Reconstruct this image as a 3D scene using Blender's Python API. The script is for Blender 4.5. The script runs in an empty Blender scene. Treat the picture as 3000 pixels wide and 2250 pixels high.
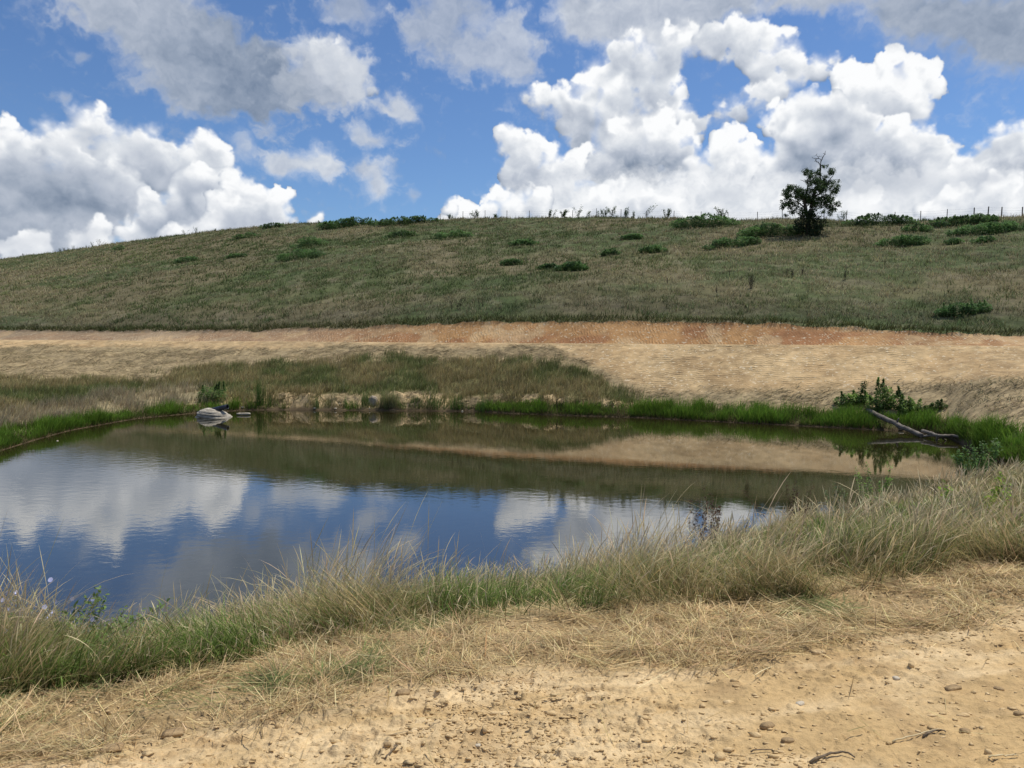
import bpy, math, random
import numpy as np

# ================================================================= camera, sky, sun, exposure
C = bpy.context.scene
FPX = 2254.0                                   # focal length in pixels of the 3000 px wide photograph
PITCH = math.atan((1125 - 970) / FPX)          # camera looks slightly down
EYE = 4.5                                      # height of the eye above the pond
SUN_EL, SUN_AZ = math.radians(65), math.radians(62)      # azimuth measured to the right of the view direction
SKY_STRENGTH = 0.10
random.seed(5)

cam_d = bpy.data.cameras.new('camera'); cam = bpy.data.objects.new('camera', cam_d)
C.collection.objects.link(cam); C.camera = cam
cam_d.sensor_width = 36; cam_d.lens = 36 * FPX / 3000
cam_d.clip_start = .05; cam_d.clip_end = 5000
cam.location = (0, 0, EYE); cam.rotation_euler = (math.pi / 2 - PITCH, 0, 0)

C.view_settings.view_transform = 'Standard'; C.view_settings.look = 'None'
C.view_settings.exposure = 0.0; C.view_settings.gamma = 1.0
C.render.engine = 'CYCLES'
C.cycles.max_bounces = 6; C.cycles.diffuse_bounces = 2; C.cycles.glossy_bounces = 3
C.cycles.transmission_bounces = 2; C.cycles.transparent_max_bounces = 6
C.cycles.caustics_reflective = False; C.cycles.caustics_refractive = False
C.cycles.use_denoising = True; C.cycles.sample_clamp_indirect = 4

sun_d = bpy.data.lights.new('sun', 'SUN'); sun = bpy.data.objects.new('sun', sun_d)
C.collection.objects.link(sun)
sun_d.energy = 4.2; sun_d.angle = math.radians(.53); sun_d.color = (1.0, .95, .86)
SUN_DIR = (math.sin(SUN_AZ) * math.cos(SUN_EL), math.cos(SUN_AZ) * math.cos(SUN_EL), math.sin(SUN_EL))
from mathutils import Vector, Matrix
sun.rotation_euler = Vector(SUN_DIR).to_track_quat('Z', 'Y').to_euler()
sun.location = (0, 0, 60)

# ---------------------------------------------------------------- numpy noise helpers
def _hash2(ix, iy, seed):
    h = (ix.astype(np.int64) * 374761393 + iy.astype(np.int64) * 668265263 + seed * 974634777) & 0xFFFFFFFF
    h = ((h ^ (h >> 13)) * 1274126177) & 0xFFFFFFFF
    return ((h ^ (h >> 16)) & 0xFFFFFF).astype(np.float32) / np.float32(0xFFFFFF)

def vnoise(x, y, seed=0):
    fx = np.floor(x); fy = np.floor(y)
    tx = (x - fx).astype(np.float32); ty = (y - fy).astype(np.float32)
    tx = tx * tx * (3 - 2 * tx); ty = ty * ty * (3 - 2 * ty)
    ix = fx.astype(np.int64); iy = fy.astype(np.int64)
    a = _hash2(ix, iy, seed); b = _hash2(ix + 1, iy, seed)
    c = _hash2(ix, iy + 1, seed); d = _hash2(ix + 1, iy + 1, seed)
    return (a + (b - a) * tx) * (1 - ty) + (c + (d - c) * tx) * ty          # 0..1

def fbm(x, y, seed=0, octv=5, gain=0.5):
    s = 0.0; amp = 1.0; tot = 0.0
    for o in range(octv):
        s = s + amp * vnoise(x * 2.03 ** o + 17.3 * o, y * 2.03 ** o - 9.1 * o, seed + o)
        tot += amp; amp *= gain
    return s / tot

def smooth(a, b, x):
    t = np.clip((x - a) / (b - a), 0, 1)
    return t * t * (3 - 2 * t)

def box_blur(a, r):
    for ax in (0, 1):
        for _ in range(2):
            c = np.cumsum(np.concatenate([np.repeat(a.take([0], ax), r + 1, ax), a, np.repeat(a.take([-1], ax), r, ax)], ax), ax, dtype=np.float64)
            n = a.shape[ax]
            a = ((c.take(range(2 * r + 1, 2 * r + 1 + n), ax) - c.take(range(0, n), ax)) / (2 * r + 1)).astype(np.float32)
    return a

# ---------------------------------------------------------------- cumulus sky (procedural, in azimuth / elevation)
AZ_SPAN, EL_LO, EL_HI = 110.0, -4.0, 46.0
def make_clouds(W=2640, H=1200):
    """A field of cumulus on the celestial sphere: RGB radiance and cover, rows by elevation, columns by azimuth."""
    rng = np.random.default_rng(11)
    dpt = AZ_SPAN / W                                             # degrees a texel
    az = (np.arange(W) + .5) * dpt - AZ_SPAN / 2
    el = EL_LO + (np.arange(H) + .5) * (EL_HI - EL_LO) / H
    A, E = np.meshgrid(az.astype(np.float32), el.astype(np.float32))
    def ang(px, py):                                              # picture direction -> azimuth, elevation
        px *= S; py *= S
        x = (px - 1500) / FPX; u = (1125 - py) / FPX
        X, Y, Z = x, math.cos(PITCH) + u * math.sin(PITCH), -math.sin(PITCH) + u * math.cos(PITCH)
        return math.degrees(math.atan2(X, Y)), math.degrees(math.atan2(Z, math.hypot(X, Y)))
    S = 3000 / 2212
    def local(px, py, r):
        a, e = ang(px, py); a2, e2 = ang(px, py - 10)
        return a, e, r * math.hypot(a2 - a, e2 - e) / 10
    rgb = np.zeros((H, W, 3), np.float32); cov = np.zeros((H, W), np.float32)
    # warps shared by all layers
    wx = (fbm(A * .9, E * .9, 5, 6, .55) - .5) * 1.5; wy = (fbm(A * .9 + 50, E * .9, 9, 6, .55) - .5) * 1.5
    dpe = (EL_HI - EL_LO) / H
    FULL = (A, E, wx, wy)
    def warp(img, k, w):
        A, E, wx, wy = w; h_, w_ = img.shape
        xi = np.clip(((A + wx * k) - A[0, 0]) / dpt, 0, w_ - 1.001); yi = np.clip(((E + wy * k) - E[0, 0]) / dpe, 0, h_ - 1.001)
        x0 = xi.astype(np.int32); y0 = yi.astype(np.int32); fx = xi - x0; fy = yi - y0
        return (img[y0, x0] * (1 - fx) + img[y0, x0 + 1] * fx) * (1 - fy) + (img[y0 + 1, x0] * (1 - fx) + img[y0 + 1, x0 + 1] * fx) * fy
    fine = fbm(A * 3.2, E * 3.2, 31, 5, .55); med = fbm(A * .8, E * .9, 41, 5, .5); big = fbm(A * .22, E * .34, 61, 4, .5); wisp = fbm(A * 1.3 + 2.2 * wx, E * 2.0 + 2.2 * wy, 77, 5, .58)
    def window(lst, m):
        """The rows and columns that a layer of (azimuth, elevation, radius) can reach."""
        x0 = max(0, int((min(q[0] - q[2] for q in lst) - m + AZ_SPAN / 2) / dpt)); x1 = min(W, int((max(q[0] + q[2] for q in lst) + m + AZ_SPAN / 2) / dpt) + 1)
        y0 = max(0, int((min(q[1] - q[2] for q in lst) - m - EL_LO) / dpe)); y1 = min(H, int((max(q[1] + q[2] for q in lst) + m - EL_LO) / dpe) + 1)
        return (slice(y0, y1), slice(x0, x1)) if x1 - x0 > 8 and y1 - y0 > 8 else None
    def over(col, a, sl):
        a = np.clip(a, 0, 1)
        rgb[sl] = rgb[sl] * (1 - a[..., None]) + col * a[..., None]
        cov[sl] = cov[sl] * (1 - a) + a
    def tone(t):                                                  # 0 slate grey ... 1 white
        k = np.array([0, .25, .5, .75, 1.0]); t = np.clip(t, 0, 1)
        return np.stack([np.interp(t, k, c) for c in ((.20, .35, .52, .72, 1.03), (.26, .41, .57, .76, 1.04), (.36, .51, .66, .82, 1.05))], -1).astype(np.float32)
    def puffs(spec, depth, levels=3):
        """spec: (x, y, r, base tone). Cauliflower heads grown on each head."""
        out = []
        for (px, py, r, t) in spec:
            a, e, rr = local(px, py, r)
            out.append((a, e, 0.0, rr, t, a, e, rr, 0))
            lvl = [(a, e, 0.0, rr)]
            for L in range(levels):
                nx = []
                for (ca, ce, cz, cr) in lvl:
                    for _ in range((10, 7, 5)[L]):
                        th = rng.uniform(0, 2 * math.pi); ph = rng.uniform(-.1, 1.0)
                        c2 = math.sqrt(max(0, 1 - ph * ph)); k = rng.uniform(.75, .98)
                        q = cr * rng.uniform(.3, .52)
                        if math.sin(th) < -.5 and c2 > .6 and rng.random() < .7: continue
                        n = (ca + cr * k * c2 * math.cos(th), ce + cr * k * c2 * math.sin(th), cz + cr * k * ph * .8, q)
                        nx.append(n); out.append((*n[:4], t, a, e, rr, L + 1))
                lvl = nx
        return out
    def cumulus(spec, levels=3, soft=.13, kwarp=.3, shade=1.0, under=.55, amax=1.0):
        lst = puffs(spec, 0, levels)
        sl = window([(q[0], q[1], q[3]) for q in lst], .8)
        if sl is None: return
        A_, E_ = A[sl], E[sl]; wn = (A_, E_, wx[sl], wy[sl]); fine_, med_, big_, wisp_ = fine[sl], med[sl], big[sl], wisp[sl]; a0, e0 = A_[0, 0], E_[0, 0]; H_, W_ = A_.shape
        Hm = np.full((H_, W_), -9.0, np.float32); T = np.zeros((H_, W_), np.float32); Q = np.zeros((H_, W_), np.float32)
        D = np.full((H_, W_), -1.0, np.float32)                   # signed cover depth
        for (a, e, z, r, t, ba, be, br, L) in lst:
            x0, x1 = max(int((a - r - a0) / dpt), 0), min(int((a + r - a0) / dpt) + 2, W_)
            y0, y1 = max(int((e - r - e0) / dpe), 0), min(int((e + r - e0) / dpe) + 2, H_)
            if x1 <= x0 or y1 <= y0: continue
            aa = A_[y0:y1, x0:x1]; ee = E_[y0:y1, x0:x1]
            d2 = ((aa - a) ** 2 + (ee - e) ** 2) / (r * r)
            h = z + r * np.sqrt(np.clip(1 - d2, 0, 1))
            w = Hm[y0:y1, x0:x1]; m = (d2 < 1) & (h > w)
            w[m] = h[m]; T[y0:y1, x0:x1][m] = t
            Q[y0:y1, x0:x1][m] = ((ee - be) / br)[m]
            dd = r * (1 - np.sqrt(d2)); v = D[y0:y1, x0:x1]; np.maximum(v, dd, out=v)
        Hs = np.where(D > 0, Hm, 0)
        Dw = warp(box_blur(D, 1), kwarp, wn); edge = soft * 2.6 * (.35 + 2.6 * smooth(.35, .75, med_))
        alpha = smooth(-.05, 1, (Dw + (fine_ - .5) * .34 * (1 - smooth(.0, .8, Dw))) / edge) * (Dw > -.9)
        H1 = warp(box_blur(Hs, 2), kwarp, wn); H2 = box_blur(H1, 14); H3 = box_blur(H1, 50)
        gy, gx = np.gradient(.65 * box_blur(H1, 3) + .35 * box_blur(H1, 10), dpt)
        n = 1 / np.sqrt(1 + gx * gx + gy * gy)
        lam = (-gx * .35 - gy * .75) * n * .55 + n * .25
        cav = np.clip((box_blur(H1, 3) - H2) * .9, -.35, .3) + np.clip((H2 - H3) * .16, -.25, .25)
        Tw = box_blur(warp(T, kwarp, wn), 5); Qw = np.clip(box_blur(warp(Q, kwarp, wn), 9), -1.2, 1.2)
        deep = smooth(.3, 1.5, box_blur(Dw, 20))                  # the thick of the cloud is grey
        lit = Tw - .22 - .20 * deep + shade * (lam * .46 + cav * .52) + under * .46 * Qw + (fine_ - .5) * .10 + (med_ - .5) * .26 + (wisp_ - .5) * .22 + (big_ - .5) * .45
        rim = (1 - smooth(.0, .45, Dw)) * smooth(-.2, .5, Qw) * .26
        over(tone(lit + rim), alpha * amax, sl)
    def vapour(spec, kwarp=1.0, amax=.92, dens=1.0, rag=.55):
        """Soft-edged flat grey cloud: (x, y, rx, ry, tone)."""
        L = [(*local(px, py, rx * 1.22), ry / rx, t) for (px, py, rx, ry, t) in spec]
        sl = window([(q[0], q[1], q[2] * max(1, q[3]) * 1.7) for q in L], 1.2)
        if sl is None: return
        A_, E_ = A[sl], E[sl]; wn = (A_, E_, wx[sl], wy[sl]); fine_, med_, big_, wisp_ = fine[sl], med[sl], big[sl], wisp[sl]
        D = np.zeros(A_.shape, np.float32); Tn = np.zeros(A_.shape, np.float32); Wt = np.full(A_.shape, 1e-5, np.float32)
        for (a, e, r1, k, t) in L:
            g = np.exp(-(((A_ - a) / r1) ** 2 + ((E_ - e) / (r1 * k)) ** 2) * 1.3)
            D += g; Tn += g * t; Wt += g
        D = warp(D, kwarp * 1.5, wn); Tn = warp(Tn / Wt, kwarp * 1.5, wn)
        den = D * dens + (fine_ - .5) * rag * .2 + (med_ - .5) * rag * .8 + (wisp_ - .5) * rag * 1.1
        a = smooth(.0, 1.25, den)
        thin = 1 - smooth(.4, 1.1, den)
        over(tone(Tn + (fine_ - .5) * .08 + (med_ - .5) * .26 + (wisp_ - .5) * .26 + thin * .16), a * amax, sl)
    # ---- far haze-white bank low on the right, then the towers in front of it
    # generic cumulus beyond the picture's edges, so that the sky goes on
    for k in range(34):
        sgn = rng.choice((-1, 1)); bx = 1106 + sgn * rng.uniform(1350, 2300); by = rng.uniform(-500, 480)
        cumulus_spec = [(bx + rng.normal(0, 90), by + rng.normal(0, 30), rng.uniform(40, 90), rng.uniform(.5, .8)) for _ in range(4)]
        cumulus(cumulus_spec, 1)
    for k in range(10):
        bx = rng.uniform(-300, 2500); by = rng.uniform(-700, -190)
        vapour([(bx + rng.normal(0, 90), by + rng.normal(0, 40), 110, 70, rng.uniform(.3, .7)) for _ in range(4)])
    # left: bank of bright cumulus
    cumulus([(150, 320, 62, .78), (192, 272, 52, .80), (75, 335, 52, .85), (15, 318, 52, .88), (112, 300, 36, .9), (235, 330, 60, .7), (-60, 350, 80, .8)], 3, .16)
    cumulus([(300, 318, 52, .72), (335, 350, 60, .66), (270, 380, 80, .6), (440, 318, 44, .85), (418, 350, 50, .8), (465, 350, 44, .74), (355, 385, 50, .6)], 3, .14)
    cumulus([(160, 410, 90, .62), (60, 420, 110, .58), (250, 430, 80, .7), (20, 500, 110, .55), (150, 510, 100, .56), (-80, 460, 120, .55)], 3, .2, shade=.8)
    cumulus([(330, 440, 34, .95), (345, 470, 44, .9), (430, 420, 70, .66), (480, 420, 62, .68), (530, 450, 66, .68), (400, 500, 80, .72), (330, 520, 60, .8), (470, 500, 90, .6)], 3, .09)
    cumulus([(500, 392, 26, .98), (530, 410, 26, .98), (560, 425, 26, .96), (605, 432, 30, 1.0), (585, 470, 46, .72), (520, 490, 70, .66), (610, 490, 30, .74), (440, 540, 70, .72), (560, 540, 60, .7)], 3, .07)
    # left: grey-bellied cloud above
    vapour([(250, 10, 90, 60, .42), (330, 30, 110, 60, .40), (420, 60, 90, 60, .30), (330, 110, 60, 50, .36), (440, 130, 90, 60, .16), (520, 150, 90, 60, .10), (380, 190, 70, 40, .42), (470, 215, 90, 36, .14), (600, 170, 70, 50, .14), (620, 215, 60, 30, .2), (560, 205, 60, 36, .10), (180, 0, 70, 30, .5)], 1.0, .93, 1.05, .65)
    vapour([(680, 120, 46, 46, .62), (740, 150, 46, 50, .66), (650, 180, 50, 40, .3), (765, 185, 40, 40, .64), (700, 215, 60, 30, .34)], 1.0, .95, 1.2, .7)
    cumulus([(672, 112, 30, .74), (655, 96, 20, .78), (700, 105, 26, .76), (728, 120, 30, .76), (738, 98, 16, .78), (690, 150, 34, .6), (748, 158, 34, .72), (775, 180, 28, .74), (800, 195, 18, .74), (735, 195, 30, .56), (845, 225, 18, .66), (865, 232, 16, .7)], 3, .30, .7, shade=.7, amax=.85)
    vapour([(830, 235, 45, 14, .58), (862, 228, 24, 30, .66), (885, 252, 22, 22, .62)], .6, .85)
    vapour([(780, 290, 32, 20, .6), (812, 310, 26, 12, .55)], .5, .85)
    vapour([(600, 355, 30, 18, .58), (640, 360, 36, 20, .62), (690, 345, 32, 26, .72), (712, 362, 26, 18, .66)], .5, .9, 1.1)
    vapour([(820, 380, 26, 34, .68), (785, 360, 26, 20, .5), (815, 410, 20, 20, .6)], .5, .85)
    vapour([(520, 318, 26, 34, .62), (575, 285, 20, 14, .4), (890, 425, 14, 14, .5), (133, 205, 12, 12, .5), (175, 120, 16, 12, .4)], .5, .6)
    # centre top: pale soft cloud
    vapour([(770, 15, 60, 40, .5), (735, 15, 30, 20, .4)], .7, .7)
    vapour([(900, 40, 56, 60, .42), (960, 70, 60, 60, .42), (1030, 120, 60, 50, .46), (1095, 90, 56, 60, .62), (1130, 140, 46, 40, .48), (1000, 20, 60, 30, .36), (1110, 50, 30, 30, .66)], 1.1, .78, .95, .75)
    # right: the great cumulus
    vapour([(1250, 25, 50, 46, .55), (1330, 20, 80, 46, .52), (1430, 30, 90, 50, .5), (1520, 20, 70, 40, .42), (1290, 60, 60, 30, .5), (1590, 0, 60, 24, .4), (1460, 80, 70, 40, .6)], .7, .95, 1.2, .4)
    cumulus([(1170, 215, 40, .8), (1220, 225, 50, .8), (1275, 205, 54, .9), (1310, 175, 50, .92), (1350, 120, 50, .82), (1390, 150, 70, .8), (1440, 120, 60, .74), (1330, 230, 80, .86), (1410, 210, 66, .78), (1260, 265, 66, .72), (1340, 290, 90, .74), (1430, 270, 70, .70), (1480, 90, 44, .6)], 3, .2, .45)
    cumulus([(1590, 65, 36, .86), (1630, 70, 36, .9), (1665, 95, 42, .88), (1700, 125, 44, .86), (1610, 105, 50, .76), (1650, 140, 52, .74), (1720, 160, 40, .74), (1765, 150, 34, .78), (1800, 130, 20, .76), (1540, 90, 46, .6), (1680, 190, 46, .7)], 3, .18, .4)
    cumulus([(1640, 215, 40, .66), (1590, 235, 40, .64), (1560, 250, 30, .6), (1680, 200, 40, .7)], 2, .35, .6, amax=.95)
    cumulus([(1835, 165, 36, .98), (1860, 190, 46, .98), (1935, 125, 32, .98), (1910, 155, 36, .98), (1965, 150, 36, .96), (2000, 165, 32, .96), (2020, 190, 26, .95), (1930, 210, 66, .92), (1850, 230, 66, .92), (1800, 240, 50, .94), (1740, 235, 46, .9), (1690, 265, 46, .9), (1980, 230, 42, .88), (1720, 300, 54, .84)], 3, .1, .35)
    cumulus([(1110, 310, 40, .9), (1098, 290, 28, .94), (1140, 340, 48, .84), (1190, 330, 26, .9), (1120, 380, 50, .76), (1190, 390, 56, .76), (1250, 360, 44, .86), (1225, 385, 30, .96)], 3, .1)
    cumulus([(1360, 320, 66, .82), (1420, 320, 70, .82), (1460, 350, 56, .72), (1320, 355, 56, .72), (1395, 365, 62, .5)], 3, .2, .4, under=.9)
    cumulus([(1567, 300, 30, .9), (1592, 290, 26, .94), (1560, 335, 42, .86), (1610, 340, 44, .84), (1580, 380, 60, .8), (1650, 375, 56, .84), (1680, 410, 66, .8), (1520, 400, 56, .7)], 3, .09)
    cumulus([(1720, 225, 26, .76), (1750, 270, 60, .66), (1800, 290, 66, .66), (1740, 330, 80, .66), (1840, 340, 80, .66), (1700, 400, 80, .66), (1930, 320, 62, .74), (1985, 315, 46, .76), (1900, 370, 90, .6), (1990, 380, 66, .68), (2030, 350, 40, .8), (1830, 410, 80, .5)], 3, .12)
    vapour([(1400, 392, 80, 26, .16), (1330, 380, 50, 20, .3), (1460, 380, 50, 24, .3)], .5, .8)
    cumulus([(2130, 345, 40, .7), (2165, 320, 44, .72), (2200, 300, 40, .76), (2190, 370, 70, .7), (2120, 400, 70, .8), (2060, 410, 60, .8), (2250, 350, 80, .7)], 3, .13)
    vapour([(1250 + 90 * i, 470 + 8 * (i % 3), 110, 70, .8 + .08 * (i % 2)) for i in range(12)], .6, 1.0, 1.3, .5)
    cumulus([(1060, 455, 30, .95), (1085, 430, 26, .98), (1110, 455, 46, .86), (1160, 440, 40, .86), (1000, 490, 60, .8)], 3, .10)
    cumulus([(1300, 450, 56, .84), (1370, 440, 50, .9), (1440, 470, 60, .84), (1240, 490, 50, .9)], 3, .2)
    cumulus([(1700, 445, 40, .9), (1780, 460, 60, .82), (1860, 450, 50, .9), (2150, 440, 60, .9), (2060, 460, 60, .86)], 3, .25)
    vapour([(1900, 400, 120, 30, .34), (1780, 400, 60, 26, .4), (2130, 390, 60, 20, .5), (1560, 420, 50, 20, .5)], .5, .6)
    cumulus([(975, 456, 20, .86), (690, 470, 16, .96), (680, 480, 14, .94), (60, 560, 60, .68), (200, 550, 60, .66)], 2, .12)
    vapour([(30, 520, 160, 20, .5), (180, 500, 100, 18, .45), (480, 470, 80, 20, .45)], .6, .5)
    # right top: dark soft cloud
    vapour([(1930, 15, 70, 36, .36), (2010, 40, 90, 50, .28), (2110, 60, 90, 56, .2), (2210, 80, 90, 60, .22), (2280, 90, 90, 70, .3), (1800, 0, 90, 26, .42), (1690, 0, 60, 22, .45)], .8, .95, 1.15, .45)
    return rgb, cov

# ---------------------------------------------------------------- node helper and the world
class NT:
    def __init__(s, tree): s.t = tree; s.n = tree.nodes; s.l = tree.links
    def new(s, kind, **kw):
        n = s.n.new(kind)
        for k, v in kw.items():
            if k == 'ins':
                for a, b in v.items():
                    if hasattr(b, 'is_output') : s.l.new(b, n.inputs[a])
                    else: n.inputs[a].default_value = b
            else: setattr(n, k, v)
        return n
    def math(s, op, a, b=None, c=None, clamp=False):
        ins = {0: a}
        if b is not None: ins[1] = b
        if c is not None: ins[2] = c
        return s.new('ShaderNodeMath', operation=op, use_clamp=clamp, ins=ins).outputs[0]
    def noise(s, scale, vec=None, detail=4, rough=.55, out=0):
        ins = {'Scale': scale, 'Detail': detail, 'Roughness': rough}
        if vec is not None: ins['Vector'] = vec
        return s.new('ShaderNodeTexNoise', ins=ins).outputs[out]
    def ramp(s, fac, a, b, lo=0.0, hi=1.0):
        return s.new('ShaderNodeMapRange', clamp=True, ins={0: fac, 1: a, 2: b, 3: lo, 4: hi}).outputs[0]
    def mixc(s, fac, a, b, mode='MIX'):
        n = s.new('ShaderNodeMix', data_type='RGBA', blend_type=mode, clamp_factor=True)
        for k, v in ((0, fac), (6, a), (7, b)):
            if hasattr(v, 'is_output'): s.l.new(v, n.inputs[k])
            else: n.inputs[k].default_value = v if k == 0 else (*v, 1) if len(v) == 3 else v
        return n.outputs[2]

def build_world():
    w = bpy.data.worlds.new('World'); C.world = w; w.use_nodes = True
    t = NT(w.node_tree); t.n.clear()
    sky = t.new('ShaderNodeTexSky', sky_type='NISHITA', sun_disc=False, sun_elevation=SUN_EL, sun_rotation=SUN_AZ,
                air_density=1.0, dust_density=.4, ozone_density=2.2, altitude=200)
    rgb, cov = make_clouds()
    H, W = cov.shape
    img = bpy.data.images.new('cumulus_cover', W, H, alpha=True, float_buffer=True)
    img.colorspace_settings.name = 'Non-Color'; img.alpha_mode = 'CHANNEL_PACKED'
    px = np.empty((H, W, 4), np.float32)
    px[..., :3] = rgb / np.maximum(cov, 1e-3)[..., None]; px[..., 3] = cov
    img.pixels.foreach_set(px.ravel()); img.update(); img.pack()
    co = t.new('ShaderNodeTexCoord').outputs['Generated']
    sep = t.new('ShaderNodeSeparateXYZ', ins={0: co})
    az = t.math('ARCTAN2', sep.outputs[0], sep.outputs[1])
    el = t.math('ARCSINE', sep.outputs[2])
    u = t.math('MULTIPLY_ADD', az, math.degrees(1) / AZ_SPAN, .5)
    v = t.math('MULTIPLY_ADD', el, math.degrees(1) / (EL_HI - EL_LO), -EL_LO / (EL_HI - EL_LO))
    uv = t.new('ShaderNodeCombineXYZ', ins={0: u, 1: v}).outputs[0]
    tex = t.new('ShaderNodeTexImage', image=img, interpolation='Cubic', extension='MIRROR', ins={0: uv})
    blue = t.mixc(1.0, sky.outputs[0], SKY_TINT, 'MULTIPLY')
    white = t.mixc(1.0, tex.outputs[0], (1 / SKY_STRENGTH * CLOUD_GAIN,) * 3, 'MULTIPLY')
    col = t.mixc(tex.outputs[1], blue, white)
    bg = t.new('ShaderNodeBackground', ins={0: col, 1: SKY_STRENGTH})
    out = t.new('ShaderNodeOutputWorld', ins={0: bg.outputs[0]})
    w.cycles.sampling_method = 'MANUAL'; w.cycles.sample_map_resolution = 512
SKY_TINT = (.68, .86, 1.10); CLOUD_GAIN = .95
build_world()

# ================================================================= helpers: objects and meshes
def link(o): C.collection.objects.link(o); return o
def tag(o, label=None, cat=None, group=None, kind=None):
    if label: o['label'] = label
    if cat: o['category'] = cat
    if group: o['group'] = group
    if kind: o['kind'] = kind
    return o
def empty(name, loc):
    o = bpy.data.objects.new(name, None); o.location = loc; o.empty_display_size = .3
    return link(o)
def mesh_obj(name, verts, faces, mat, parent=None, col=None, smooth_=False, uv=None, origin=None):
    """verts (n,3); faces: a (m,k) array or a list of such arrays."""
    verts = np.asarray(verts, np.float32)
    if origin is None and parent is not None: origin = parent.location
    if origin is not None: verts = verts - np.array(origin, np.float32)
    fl = faces if isinstance(faces, list) else [faces]
    fl = [np.asarray(f, np.int32) for f in fl if len(f)]
    me = bpy.data.meshes.new(name)
    me.vertices.add(len(verts)); me.vertices.foreach_set('co', verts.ravel())
    nl = sum(f.size for f in fl); nf = sum(len(f) for f in fl)
    me.loops.add(nl); me.loops.foreach_set('vertex_index', np.concatenate([f.ravel() for f in fl]))
    me.polygons.add(nf)
    starts = []; k = 0
    for f in fl:
        starts.append(k + np.arange(len(f)) * f.shape[1]); k += f.size
    me.polygons.foreach_set('loop_start', np.concatenate(starts).astype(np.int32))
    if smooth_: me.polygons.foreach_set('use_smooth', np.ones(nf, bool))
    me.update(calc_edges=True)
    if col is not None:
        c4 = np.ones((len(verts), 4), np.float32); c4[:, :3] = col
        a = me.attributes.new('Col', 'FLOAT_COLOR', 'POINT'); a.data.foreach_set('color', c4.ravel())
    if uv is not None:
        a = me.attributes.new('track', 'FLOAT_VECTOR', 'POINT'); a.data.foreach_set('vector', np.asarray(uv, np.float32).ravel())
    me.materials.append(mat)
    o = bpy.data.objects.new(name, me)
    if parent is not None: o.parent = parent
    elif origin is not None: o.location = origin
    return link(o)
RNG = np.random.default_rng(3)
cP, sP = math.cos(PITCH), math.sin(PITCH)
def ray(u, v):
    x = (np.asarray(u, float) - 1500) / FPX; q = (1125 - np.asarray(v, float)) / FPX
    return x, cP + q * sP, -sP + q * cP
def proj(P):
    X, Y, Z = P[..., 0], P[..., 1], P[..., 2] - EYE
    d = np.maximum(Y * cP - Z * sP, .05)
    return 1500 + FPX * X / d, 1125 - FPX * (Y * sP + Z * cP) / d
def hit(u, v, z):
    """Where the sight line meets the level z."""
    x, y, q = ray(u, v); t = (z - EYE) / q
    return x * t, y * t

# ================================================================= terrain, column by column round the eye
def curve(uv, zf, out=None):
    """Sight lines on a level surface -> r as a function of azimuth."""
    a, r = [], []
    for (u, v) in uv:
        z = zf(u) if callable(zf) else zf
        x, y = hit(u, v, z); a.append(math.degrees(math.atan2(x, y))); r.append(math.hypot(x, y))
    return a, r
NF = 1000
az_f = np.linspace(-41, 41, NF)
az_l = -41 - np.cumsum(np.geomspace(.1, 6.2, 60) * (139 / np.geomspace(.1, 6.2, 60).sum()))
AZ = np.concatenate([az_l[::-1], az_f, -az_l]); NC = len(AZ)
AR = np.radians(AZ); SN, CS = np.sin(AR), np.cos(AR)
def ev(a, r, left, right):
    """Extend a curve past the picture: (azimuth, r) pairs on either side."""
    a = [q[0] for q in left] + list(a) + [q[0] for q in right]; r = [q[1] for q in left] + list(r) + [q[1] for q in right]
    o = np.argsort(a); return np.interp(AZ, np.array(a)[o], np.array(r)[o])
Z_DIRT = 2.9
c1 = curve([(0, 2015), (300, 1995), (600, 1962), (900, 1905), (1200, 1852), (1500, 1812), (1800, 1785), (2100, 1765), (2400, 1745), (2700, 1695), (3000, 1640)], 2.45)
r1 = ev(*c1, [(-180, 5), (-60, 5)], [(60, 8), (180, 8)])
c2 = curve([(0, 1935), (300, 1925), (700, 1890), (1000, 1850), (1300, 1800), (1600, 1750), (1800, 1712), (2000, 1655), (2300, 1565), (2500, 1515), (2700, 1468), (2850, 1432), (2990, 1398)], 0.)
r2 = ev(*c2, [(-180, 18), (-75, 18), (-50, 13)], [(36.5, 26.4), (60, 30), (180, 18)])
c3 = curve([(0, 1322), (200, 1263), (400, 1227), (560, 1212), (700, 1203), (800, 1201), (1000, 1203), (1200, 1204), (1400, 1206), (1500, 1212), (1700, 1219), (1900, 1225), (2000, 1231), (2200, 1241), (2400, 1251), (2550, 1259), (2650, 1263), (2720, 1270), (2770, 1278), (2810, 1297), (2840, 1314), (2900, 1343), (2960, 1366), (3000, 1378)], 0.)
r3 = ev(*c3, [(-180, 18.5), (-75, 18.5), (-50, 25)], [(37, 27.2), (60, 30.5), (180, 18.5)])
r3 = np.maximum(r3, r2 + .4)
def line_r(y0, slope):                          # r at which each azimuth meets the line Y = y0 + slope * X
    den = CS - slope * SN
    return np.where(den > .12, y0 / np.maximum(den, .12), 300)
inner = np.abs(AZ) < 62
crest = np.clip(line_r(51.7, -.40), 0, 110)
r5 = np.maximum(np.interp(np.abs(AZ), [0, 55, 75, 180], [1, 1, 0, 0]) * crest + np.interp(np.abs(AZ), [0, 55, 75, 180], [0, 0, 1, 1]) * 80, r3 + 3)
r6 = r5 * (1 + 4.6 / 51.7)
r7 = r6 + r5 * (2.4 / 51.7)
c8a, c8r = [], []
for (u, Y) in ((0, 168), (375, 160), (750, 150), (1125, 141), (1500, 131), (1875, 119), (2250, 108), (2625, 101), (3000, 95)):
    x, y, q = ray(u, 640); c8a.append(math.degrees(math.atan2(x, y))); c8r.append(Y / math.cos(math.atan2(x, y)))
r8 = ev(c8a, c8r, [(-180, 160), (-60, 200)], [(60, 120), (180, 160)])
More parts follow.
